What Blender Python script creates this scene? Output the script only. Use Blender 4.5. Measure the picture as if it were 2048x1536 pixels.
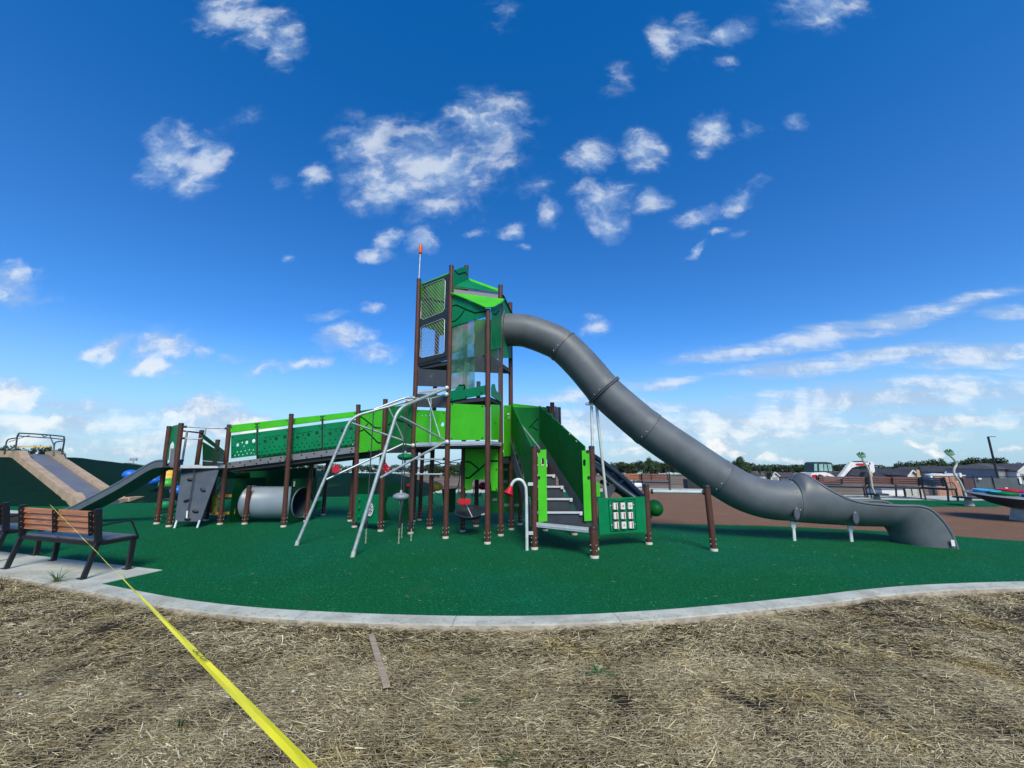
import bpy, math, random
import numpy as np
from mathutils import Vector, Matrix
from mathutils.geometry import tessellate_polygon, delaunay_2d_cdt
random.seed(7); rng = np.random.default_rng(7)
for o in list(bpy.data.objects): bpy.data.objects.remove(o)
scene = bpy.context.scene
R = math.radians

# ------------------------------------------------------------------ camera
F, Y0, EYE = 765.0, 920.0, 1.5                  # focal length and horizon row of the 2048x1536 picture, eye height
PITCH = math.atan((Y0 - 768) / F)
cd = bpy.data.cameras.new('camera'); cam = bpy.data.objects.new('camera', cd)
scene.collection.objects.link(cam); scene.camera = cam
cam.location = (0, 0, EYE); cam.rotation_euler = (R(90) + PITCH, 0, 0)
cd.sensor_width = 36; cd.lens = 36 * F / 2048; cd.clip_start = 0.05; cd.clip_end = 3000
CP, SP = math.cos(PITCH), math.sin(PITCH)
def ray(px, py):
    u = (px - 1024) / F; v = (768 - py) / F
    return Vector((u, CP - v * SP, SP + v * CP))
def G(px, py, z=0.0):                            # the point at height z behind that image pixel
    d = ray(px, py); t = (z - EYE) / d.z
    return Vector((d.x * t, d.y * t, z))
def D(px, py, Y):                                # the point behind that image pixel at distance Y
    d = ray(px, py); t = Y / d.y
    return Vector((d.x * t, Y, EYE + d.z * t))

# ------------------------------------------------------------------ light
SUN_EL, SUN_AZ = 45.0, 168.0                     # azimuth clockwise from +Y
scene.view_settings.view_transform = 'Standard'; scene.view_settings.look = 'None'
scene.view_settings.gamma = 1; scene.view_settings.use_curve_mapping = False
scene.view_settings.exposure = 1.0
sd = bpy.data.lights.new('sun', 'SUN'); so = bpy.data.objects.new('sun', sd); scene.collection.objects.link(so)
sd.energy = 2.0; sd.angle = R(26); sd.color = (1.0, 0.90, 0.70)
az = R(SUN_AZ); el = R(SUN_EL)
sdir = Vector((math.sin(az) * math.cos(el), math.cos(az) * math.cos(el), math.sin(el)))
so.rotation_euler = sdir.to_track_quat('Z', 'Y').to_euler(); so.location = sdir * 50

class NT:
    """small helper round a node tree"""
    def __init__(s, tree): s.t = tree; s.n = tree.nodes; s.l = tree.links
    def add(s, typ, ins=None, **kw):
        n = s.n.new(typ)
        for k, v in kw.items(): setattr(n, k, v)
        for k, v in (ins or {}).items():
            if isinstance(v, bpy.types.NodeSocket): s.l.new(v, n.inputs[k])
            else: n.inputs[k].default_value = v
        return n
    def math(s, op, a, b=0.0, c=0.0, clamp=False):
        n = s.add('ShaderNodeMath', {0: a, 1: b, 2: c}, operation=op); n.use_clamp = clamp
        return n.outputs[0]
    def vmath(s, op, a, b=(0, 0, 0)):
        n = s.add('ShaderNodeVectorMath', {0: a, 1: b}, operation=op)
        return n.outputs['Value'] if op in ('LENGTH', 'DOT_PRODUCT') else n.outputs['Vector']
    def noise(s, vec, scale, detail=4, rough=0.5, dist=0.0):
        return s.add('ShaderNodeTexNoise', {'Vector': vec, 'Scale': scale, 'Detail': detail, 'Roughness': rough, 'Distortion': dist}).outputs
    def ramp(s, v, stops, interp='LINEAR'):
        n = s.add('ShaderNodeValToRGB', {0: v}); r = n.color_ramp; r.interpolation = interp
        while len(r.elements) < len(stops): r.elements.new(0.5)
        for e, (p, c) in zip(r.elements, stops):
            e.position = p; e.color = (*c, 1) if len(c) == 3 else c
        return n.outputs[0]
    def mix(s, f, a, b, blend='MIX'):
        n = s.add('ShaderNodeMix', data_type='RGBA', blend_type=blend)
        for k, v in ((0, f), (6, a), (7, b)):
            if isinstance(v, bpy.types.NodeSocket): s.l.new(v, n.inputs[k])
            else: n.inputs[k].default_value = (*v, 1) if isinstance(v, tuple) and len(v) == 3 else v
        return n.outputs[2]
    def mr(s, v, a, b, c=0.0, d=1.0, interp='SMOOTHSTEP'):
        n = s.add('ShaderNodeMapRange', {'Value': v, 'From Min': a, 'From Max': b, 'To Min': c, 'To Max': d}, interpolation_type=interp)
        return n.outputs[0]

world = bpy.data.worlds.new('World'); scene.world = world; world.use_nodes = True
W = NT(world.node_tree); W.n.clear()
tc = W.add('ShaderNodeTexCoord')
sky = W.add('ShaderNodeTexSky', sky_type='NISHITA', sun_disc=False, sun_elevation=el, sun_rotation=az, altitude=200)
sky.air_density = 1.0; sky.dust_density = 0.6; sky.ozone_density = 2.5
SKY_STRENGTH = 0.1
sep = W.add('ShaderNodeSeparateXYZ', {0: tc.outputs['Generated']})
W.l.new(W.add('ShaderNodeCombineXYZ', {0: sep.outputs[0], 1: sep.outputs[1], 2: W.math('MAXIMUM', sep.outputs[2], 0.004)}).outputs[0], sky.inputs[0])
ay = W.math('MAXIMUM', W.math('ABSOLUTE', sep.outputs[1]), 0.02)
P = W.add('ShaderNodeCombineXYZ', {0: W.math('DIVIDE', sep.outputs[0], ay), 1: W.math('DIVIDE', sep.outputs[2], ay)}).outputs[0]
elev = sep.outputs[2]
def gn(px, py):
    d = ray(px, py); return d.x / d.y, d.z / d.y
PUFF = [(450,25,62,40,0,.95),(510,55,68,45,-20,.9),(566,88,38,48,0,.95),
 (338,308,52,58,0,1.1),(412,318,38,50,0,1.05),(378,362,42,28,0,1.0),(480,245,50,20,20,.45),
 (623,352,30,34,0,.9),(562,366,24,18,0,.6),
 (740,285,75,55,0,.75),(860,325,125,85,0,1.05),(965,255,95,62,15,1.0),(985,320,60,55,0,.85),(880,408,90,34,0,.75),(780,365,85,50,0,.95),(690,270,50,25,0,.4),
 (778,476,34,22,10,.95),(755,510,46,16,0,1.0),(845,484,32,30,0,1.1),(945,455,28,14,0,.5),(1025,456,34,17,0,.9),(1056,492,18,10,0,.9),
 (1002,30,34,34,0,.5),(1330,78,32,42,0,.85),(1385,66,55,38,0,.65),(1452,70,52,24,25,.85),(1455,122,28,20,0,.65),(1232,158,44,26,35,.5),
 (1640,12,80,44,8,.85),(1430,256,44,34,0,1.05),(1505,258,52,16,0,.6),(1592,235,26,20,20,.85),(1405,300,30,14,20,.5),
 (1182,315,50,34,35,1.0),(1286,302,40,38,0,.95),(1205,390,62,42,0,.95),(1222,438,42,34,0,.95),(1095,425,20,28,0,.85),(1075,380,55,28,0,.4),(1302,402,32,22,30,.8),
 (1398,428,55,20,25,.9),(1478,395,62,20,30,.85),(1386,506,28,8,38,.9),(1432,465,30,10,20,.6),(1480,462,22,8,35,.6),
 (18,566,58,40,0,1.1),(55,600,60,26,-10,.75),(28,786,60,28,0,1.15),(75,806,60,18,-5,.8),
 (230,692,44,24,25,1.05),(325,690,66,29,0,1.15),(310,733,54,18,0,1.1),(180,706,34,12,10,.8),(398,702,32,22,0,.55),
 (472,711,38,13,0,.8),(515,737,42,12,10,.85),(665,633,40,16,10,.85),(745,616,28,14,0,.9),(690,682,62,26,12,1.1),(742,709,52,18,0,1.0),(605,733,70,12,3,1.0),
 (578,510,12,8,0,.6),(1180,632,20,9,0,.7),(1186,656,26,24,0,.55),
 (398,822,85,34,0,1.4),(490,838,85,26,-6,1.3),(590,856,100,16,-4,1.2),(440,858,110,20,0,1.1),(230,895,120,13,0,.95),
 (1432,884,40,20,0,1.35),(1475,899,42,12,0,1.15),(1512,911,46,9,0,1.0),(1832,896,45,9,0,1.1),(1870,908,50,7,0,1.0),(1722,903,40,6,0,.7),(1590,912,40,7,0,.8),(2010,896,40,7,0,.9),(1260,900,80,16,0,.9)]
STREAK = [(1480,708,130,16,6,1.05),(1640,676,150,22,12,1.1),(1800,640,140,22,14,1.0),(1905,612,60,10,14,.8),(1965,590,90,12,10,.75),(2020,622,60,14,5,.9),
 (1600,738,150,17,5,1.05),(1770,712,150,17,8,1.1),(1960,710,130,24,4,1.1),
 (1150,792,120,15,8,.9),(1325,768,68,11,8,1.0),(1800,795,420,36,5,.95),(1480,852,330,46,3,.95),(1230,845,170,50,0,1.0),(1900,845,280,34,3,.85),
 (120,842,260,44,0,.85),(330,885,240,30,0,.8),(40,880,160,20,0,.85),(1600,826,260,24,4,.8)]
def blobs(lst, vec):
    # the running maximum rides in the third coordinate (scaled away), so the nodes are evaluated one after the other
    sp = W.add('ShaderNodeSeparateXYZ', {0: vec}); acc = W.math('MULTIPLY', sp.outputs[0], 0.0)
    for (cx, cy, rx, ry, rot, s) in lst:
        x, y = gn(cx, cy); x1, _ = gn(cx + rx, cy); _, y1 = gn(cx, cy - ry)
        x0, _ = gn(cx - rx, cy)
        v3 = W.add('ShaderNodeCombineXYZ', {0: sp.outputs[0], 1: sp.outputs[1], 2: acc}).outputs[0]
        m = W.add('ShaderNodeMapping', {'Vector': v3, 'Location': (x, y, 0), 'Rotation': (0, 0, R(rot)), 'Scale': ((x1 - x0) / 2 * 1.55, abs(y1 - y) * 1.55, 1e6)}, vector_type='TEXTURE')
        v = W.math('MULTIPLY_ADD', W.vmath('LENGTH', m.outputs[0]), -s, s)
        acc = W.math('MAXIMUM', acc, v)
    return acc
n_w = W.noise(P, 4.5, 6, .62)                     # warp
warp = W.vmath('SCALE', W.vmath('SUBTRACT', n_w['Color'], (.5, .5, .5)))
warp.node.inputs['Scale'].default_value = 0.12
warp_s = W.vmath('SCALE', warp); warp_s.node.inputs['Scale'].default_value = 0.35
PW = W.vmath('ADD', P, warp)
mp = blobs(PUFF, PW)
n1 = W.noise(W.add('ShaderNodeMapping', {'Vector': PW, 'Rotation': (0, 0, R(-28)), 'Scale': (.85, 1.35, 1)}).outputs[0], 9.5, 8, .60)['Fac']
n1b = W.noise(W.vmath('ADD', PW, (0.0, 0.05, 0)), 9.0, 5, .57)['Fac']
n_big = W.noise(PW, 3.2, 3, .5)['Fac']
fine = W.math('ADD', W.math('MULTIPLY_ADD', W.math('SUBTRACT', n1, .5), 2.1, -0.12), W.math('MULTIPLY', W.math('SUBTRACT', n_big, .5), .9))
dp = W.mr(W.math('ADD', mp, fine), -0.05, 1.0)
dp = W.math('MULTIPLY', dp, W.mr(mp, 0.0, 0.40))
PS = W.vmath('ADD', P, warp_s)
ms = blobs(STREAK, PS)
st = W.add('ShaderNodeMapping', {'Vector': PS, 'Rotation': (0, 0, R(-9)), 'Scale': (.8, 5.2, 1)}).outputs[0]
n2 = W.noise(st, 7.0, 8, .60)['Fac']
ds = W.mr(W.math('ADD', ms, W.math('MULTIPLY_ADD', W.math('SUBTRACT', n2, .5), 1.75, -0.02)), 0.0, 0.9)
ds = W.math('MULTIPLY', W.math('MULTIPLY', ds, W.mr(ms, 0.0, 0.35)), .84)
dens = W.math('MAXIMUM', W.math('MULTIPLY', dp, W.mr(elev, .05, .55, .98, .84)), ds)
# clear sky: saturated towards the zenith, paler at the horizon
hs = W.add('ShaderNodeHueSaturation', {'Hue': .5, 'Saturation': 1.34, 'Value': 1.0, 'Color': sky.outputs[0]}).outputs[0]
tint = W.mix(1.0, hs, W.mix(W.mr(elev, .40, .85), (0.58, 0.76, 0.96), (0.14, 0.76, 0.98)), 'MULTIPLY')
skyc = W.add('ShaderNodeMix', {0: W.mr(elev, -0.02, .30, 0.75, 0.0)}, data_type='RGBA')
W.l.new(tint, skyc.inputs[6]); skyc.inputs[7].default_value = (2.0, 3.2, 4.3, 1)
# clouds brighter and whiter low, bluish grey underneath
lit = W.math('SUBTRACT', n1, n1b)
shade = W.mr(W.math('ADD', W.math('ADD', W.math('MULTIPLY', lit, 2.2), W.math('MULTIPLY', n1, .9)), W.math('MULTIPLY', dens, .5)), 0.45, 1.25)
ccol = W.mix(shade, (1.9, 2.7, 4.0), (3.7, 4.1, 4.6))
low = W.mix(W.mr(elev, 0.0, .30, 1.0, 0.0), ccol, W.mix(shade, (2.4, 3.1, 4.0), (5.0, 5.0, 4.9)))
final = W.mix(W.math('MULTIPLY', dens, .9), skyc.outputs[2], low)
bg = W.add('ShaderNodeBackground', {'Color': final, 'Strength': SKY_STRENGTH})
wo = W.add('ShaderNodeOutputWorld'); W.l.new(bg.outputs[0], wo.inputs[0])
world.cycles.sampling_method = 'MANUAL'; world.cycles.sample_map_resolution = 512

# ------------------------------------------------------------------ materials
MATS = {}
def mat(name, col, rough=.5, var=.12, vscale=6.0, bump=0.0, bscale=60.0, metal=0.0, spec=.5, dirt=None, coord='Object'):
    if name in MATS: return MATS[name]
    m = bpy.data.materials.new(name); m.use_nodes = True; T = NT(m.node_tree)
    b = m.node_tree.nodes['Principled BSDF']; c = T.add('ShaderNodeTexCoord').outputs[coord]
    n = T.noise(c, vscale, 5, .6)['Fac']
    lo = tuple(x * (1 - var) for x in col); hi = tuple(min(1, x * (1 + var)) for x in col)
    cc = T.mix(T.mr(n, .3, .7), lo, hi)
    if dirt:
        n3 = T.noise(c, dirt[1], 6, .7)['Fac']
        cc = T.mix(T.mr(n3, .55, .75, 0, dirt[2]), cc, dirt[0])
    T.l.new(cc, b.inputs['Base Color'])
    T.l.new(T.mr(n, .2, .8, rough * .85, min(1, rough * 1.15)), b.inputs['Roughness'])
    b.inputs['Metallic'].default_value = metal; b.inputs['Specular IOR Level'].default_value = spec
    if bump:
        bn = T.add('ShaderNodeBump', {'Strength': bump, 'Distance': .01, 'Height': T.noise(c, bscale, 5, .6)['Fac']})
        T.l.new(bn.outputs[0], b.inputs['Normal'])
    MATS[name] = m; return m
M_post = mat('brown_post_paint', (.088, .036, .026), .5, .14, 9, .15, 180, spec=.3, dirt=((.14,.08,.065), 5, .3))
M_cap = mat('black_cap', (.02, .02, .022), .5)
M_foot = mat('pale_footing', (.42, .43, .37), .65, .2)
M_lime = mat('lime_panel', (.060, .50, .016), .5, .08, 3, .06, 200, spec=.28, dirt=((.10,.34,.05), 4, .35))
M_green = mat('green_panel', (.0, .185, .068), .48, .1, 3, .06, 200, spec=.28, dirt=((.015,.20,.10), 5, .4))
M_deep = mat('deep_green_panel', (.006, .150, .030), .5, .12, 3, .06, 200, spec=.25, dirt=((.01,.12,.05), 4, .4))
M_limeshade = mat('shaded_lime_panel', (.035, .24, .012), .5, .1, 3, spec=.2)  # lime panel colour darkened to paint the shade inside the tower
M_groove = mat('groove', (.003, .014, .007), .8, spec=.1)
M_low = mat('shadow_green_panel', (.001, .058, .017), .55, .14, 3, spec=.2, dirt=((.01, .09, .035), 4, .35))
M_slate = mat('slate_panel', (.060, .075, .095), .45, .12, 4, .08, 120, dirt=((.13,.14,.15), 6, .35))
M_grey = mat('grey_panel', (.17, .18, .20), .5, .08, 5, .05, 150, dirt=((.25,.25,.25), 7, .3))
M_dgrey = mat('dark_grey_panel', (.055, .058, .065), .5, .1, 5, dirt=((.12,.12,.12), 9, .3))
M_black = mat('black_metal', (.012, .013, .016), .4, .1)
M_deck = mat('deck_rubber', (.030, .034, .040), .75, .15, 20, .2, 200)
M_alu = mat('aluminium_edge', (.62, .65, .68), .38, .06, 8, metal=.35)
M_steel = mat('galvanised_steel', (.42, .47, .48), .42, .16, 12, .08, 90, metal=.55)
M_steelw = mat('pale_steel', (.60, .66, .64), .45, .10, 10, metal=.2)
M_tube = mat('slide_plastic', (.108, .124, .138), .48, .12, 2.2, .14, 7, spec=.42, dirt=((.15,.16,.165), 2.6, .5))
M_tubein = mat('crawl_tube_plastic', (.22, .27, .32), .35, .06, 2)
M_navy = mat('dark_slide_plastic', (.035, .055, .072), .38, .1, 3)
M_red = mat('red_plastic', (.48, .008, .02), .4, .08)
M_orange = mat('orange_plastic', (.72, .10, .02), .45, .08)
M_yellow = mat('yellow_plastic', (.72, .42, .05), .5, .1)
M_yframe = mat('yellow_frame_paint', (.55, .30, .05), .5, .1)
M_blue = mat('blue_plastic', (.01, .14, .62), .4, .08)
M_sky = mat('light_blue_plastic', (.05, .36, .62), .4, .08)
M_disc = mat('grey_disc_plastic', (.28, .31, .34), .45, .1)
M_bolt = mat('dark_bolt', (.012, .018, .016), .4)
M_white = mat('white_paint', (.72, .72, .70), .4, .05)
M_rope = mat('rope', (.03, .04, .045), .8)
M_chain = mat('zinc_chain', (.55, .58, .42), .4, metal=.4)

def wood(name, c1, c2, rough=.45, scale=(1.5, 22, 22)):
    m = bpy.data.materials.new(name); m.use_nodes = True; T = NT(m.node_tree)
    b = m.node_tree.nodes['Principled BSDF']; c = T.add('ShaderNodeTexCoord').outputs['Object']
    oi = T.add('ShaderNodeObjectInfo').outputs['Random']
    v = T.vmath('ADD', c, T.add('ShaderNodeCombineXYZ', {0: T.math('MULTIPLY', oi, 7.0), 1: T.math('MULTIPLY', oi, 3.0), 2: 0.0}).outputs[0])
    mp_ = T.add('ShaderNodeMapping', {'Vector': v, 'Scale': scale}).outputs[0]
    n = T.noise(mp_, 1.0, 8, .6, 1.5)['Fac']
    T.l.new(T.ramp(n, [(.3, c1), (.52, tuple((a + b_) / 2 for a, b_ in zip(c1, c2))), (.7, c2)]), b.inputs['Base Color'])
    b.inputs['Roughness'].default_value = rough
    T.l.new(T.add('ShaderNodeBump', {'Strength': .3, 'Distance': .004, 'Height': n}).outputs[0], b.inputs['Normal'])
    return m
M_wood = wood('oiled_hardwood', (.20, .062, .026), (.54, .235, .10))
M_woodd = wood('dark_red_hardwood', (.10, .035, .025), (.22, .085, .05))  # dark red-brown back slats of the far benches
M_lath = wood('weathered_lath', (.26, .19, .13), (.48, .38, .28), .8)
M_board = wood('raw_board', (.42, .27, .12), (.60, .42, .20), .7)
M_seat = mat('grey_seat_slat', (.13, .12, .13), .45, .2, 14)

def ground_mat(name, build, rough=.9):
    m = bpy.data.materials.new(name); m.use_nodes = True; T = NT(m.node_tree)
    b = m.node_tree.nodes['Principled BSDF']; c = T.add('ShaderNodeTexCoord').outputs['Object']
    col, h, st, dist = build(T, c)
    T.l.new(col, b.inputs['Base Color']); b.inputs['Roughness'].default_value = rough
    b.inputs['Specular IOR Level'].default_value = .12
    T.l.new(T.add('ShaderNodeBump', {'Strength': st, 'Distance': dist, 'Height': h}).outputs[0], b.inputs['Normal'])
    return m
def rubber(lo, mid, speck, bigtint):
    def f(T, c):
        v = T.add('ShaderNodeTexVoronoi', {'Vector': c, 'Scale': 130.0})
        g = T.noise(c, 75, 4, .7)['Fac']
        col = T.mix(T.mr(g, .32, .68), lo, mid)
        col = T.mix(T.mr(T.noise(c, 38, 4, .75, .6)['Fac'], .585, .655, 0, .8), col, speck)
        col = T.mix(T.mr(T.noise(c, 30, 3, .6)['Fac'], .36, .48, .45, 0), col, lo)
        col = T.mix(T.mr(v.outputs['Color'], .80, .95, 0, .45), col, speck)
        big = T.noise(c, .35, 4, .55)['Fac']
        col = T.mix(T.mr(big, .4, .62, 0, .7), col, T.mix(1.0, col, bigtint, 'MULTIPLY'))
        scuff = T.noise(c, 1.7, 6, .7)['Fac']
        col = T.mix(T.mr(scuff, .50, .72, 0, .6), col, T.mix(1.0, col, (1.5, 1.32, 1.35), 'MULTIPLY'))
        dust = T.noise(c, .8, 7, .75, .8)['Fac']
        col = T.mix(T.mr(dust, .56, .72, 0, .10), col, (.16, .19, .14))
        return col, T.math('ADD', g, T.math('MULTIPLY', v.outputs['Distance'], .8)), .8, .012
    return f
M_rubber = ground_mat('green_rubber_granules', rubber((.0, .064, .018), (.0, .148, .042), (.05, .40, .20), (.9, 1.08, 1.7)))
M_brown = ground_mat('brown_rubber_granules', rubber((.150, .080, .048), (.30, .165, .105), (.42, .27, .18), (.92, .93, .94)))
def conc(T, c):
    n = T.noise(c, 3.0, 7, .65)['Fac']; f = T.noise(c, 90, 4, .7)['Fac']
    col = T.mix(T.mr(n, .3, .7), (.38, .39, .345), (.54, .555, .49))
    col = T.mix(T.mr(f, .62, .75, 0, .4), col, (.26, .25, .24))
    col = T.mix(T.mr(T.noise(c, 1.4, 6, .75)['Fac'], .50, .68, 0, .6), col, (.32, .29, .24))
    col = T.mix(T.mr(T.noise(c, 14, 3, .5)['Fac'], .70, .76, 0, .7), col, (.13, .12, .11))
    return col, T.math('ADD', f, n), .35, .006
M_conc = ground_mat('brushed_concrete', conc, .85)
def soil(T, c):
    n = T.noise(c, 2.0, 8, .7)['Fac']; f = T.noise(c, 60, 5, .7)['Fac']
    col = T.ramp(n, [(.3, (.020, .016, .012)), (.55, (.045, .036, .024)), (.75, (.09, .072, .05))])
    col = T.mix(T.mr(f, .5, .7, 0, .5), col, (.10, .08, .055))
    return col, T.math('ADD', f, n), .9, .03
M_soil = ground_mat('dark_soil_under_straw', soil, .95)
def field(T, c):
    st = T.add('ShaderNodeMapping', {'Vector': c, 'Scale': (.05, .22, 1)}).outputs[0]
    n = T.noise(st, 1.0, 8, .65)['Fac']; f = T.noise(c, .8, 7, .75)['Fac']
    col = T.ramp(n, [(.30, (.09, .060, .045)), (.45, (.16, .115, .085)), (.58, (.26, .21, .155)), (.72, (.13, .12, .065))])
    col = T.mix(T.mr(f, .45, .65, 0, .6), col, (.11, .08, .06))
    return col, f, .6, .2
M_field = ground_mat('graded_bare_field', field, .95)

def straw_mat():
    m = bpy.data.materials.new('straw'); m.use_nodes = True; T = NT(m.node_tree)
    b = m.node_tree.nodes['Principled BSDF']
    a = T.add('ShaderNodeVertexColor', layer_name='tone').outputs[0]
    c = T.add('ShaderNodeTexCoord').outputs['Object']
    s = T.add('ShaderNodeSeparateColor', {0: a}).outputs[0]
    col = T.ramp(s, [(0, (.045, .032, .017)), (.3, (.18, .130, .062)), (.6, (.52, .42, .225)), (.85, (.82, .71, .43)), (1, (.98, .91, .66))])
    patch = T.noise(c, .9, 5, .6)['Fac']
    col = T.mix(T.mr(patch, .40, .62, .65, 0), col, T.mix(1.0, col, (.74, .75, .70), 'MULTIPLY'))
    col = T.mix(T.mr(T.noise(c, 1.6, 4, .6)['Fac'], .52, .68, 0, .5), col, T.mix(1.0, col, (1.25, 1.12, .72), 'MULTIPLY'))
    T.l.new(col, b.inputs['Base Color']); b.inputs['Roughness'].default_value = .6
    b.inputs['Specular IOR Level'].default_value = .3
    return m
M_straw = straw_mat()
def leaf_mat(name, c1, c2):
    m = bpy.data.materials.new(name); m.use_nodes = True; T = NT(m.node_tree)
    b = m.node_tree.nodes['Principled BSDF']; c = T.add('ShaderNodeTexCoord').outputs['Object']
    oi = T.add('ShaderNodeObjectInfo').outputs['Random']
    n = T.noise(c, 1.3, 4, .7)['Fac']
    col = T.mix(T.mr(n, .35, .65), c1, c2)
    hv = T.add('ShaderNodeHueSaturation', {'Hue': T.mr(oi, 0, 1, .47, .53, 'LINEAR'), 'Saturation': .9, 'Value': T.mr(oi, 0, 1, .7, 1.35, 'LINEAR'), 'Color': col})
    T.l.new(hv.outputs[0], b.inputs['Base Color']); b.inputs['Roughness'].default_value = .6
    b.inputs['Specular IOR Level'].default_value = .2
    return m
M_leaf = leaf_mat('tree_leaves', (.022, .045, .018), (.055, .088, .032))
M_leaf2 = leaf_mat('sapling_leaves', (.035, .055, .025), (.075, .10, .04))
M_grass = leaf_mat('weed_blades', (.05, .11, .035), (.09, .17, .05))
M_bark = mat('bark', (.07, .055, .045), .9, .3, 8)
def clear_mat(name, base, alpha, rough=.08, refl=0):
    m = bpy.data.materials.new(name); m.use_nodes = True; T = NT(m.node_tree)
    b = m.node_tree.nodes['Principled BSDF']; c = T.add('ShaderNodeTexCoord').outputs['Object']
    b.inputs['Base Color'].default_value = (*base, 1); b.inputs['Roughness'].default_value = rough
    if refl:
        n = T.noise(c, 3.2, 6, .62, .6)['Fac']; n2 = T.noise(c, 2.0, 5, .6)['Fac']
        T.l.new(T.ramp(n2, [(.36, (.04, .14, .08)), (.5, (.13, .27, .16)), (.64, (.30, .27, .24))]), b.inputs['Base Color'])  # reflections painted as cloudy green and grey tones of the sheet
        T.l.new(T.mr(n, .3, .7, alpha - refl, alpha + refl), b.inputs['Alpha'])
    else: b.inputs['Alpha'].default_value = alpha
    return m
M_clear = clear_mat('clear_polycarbonate', (.45, .55, .55), .07)
M_refl = clear_mat('painted_reflection_polycarbonate', (.2, .24, .2), .62, .12, .28)  # clear sheet with its reflections painted into colour and opacity
M_glass = clear_mat('cab_glass', (.25, .36, .36), .55, .1)
M_tape = mat('yellow_tape', (.93, .83, .004), .35, .05)
M_ink = mat('black_ink', (.01, .01, .01), .5)

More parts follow.
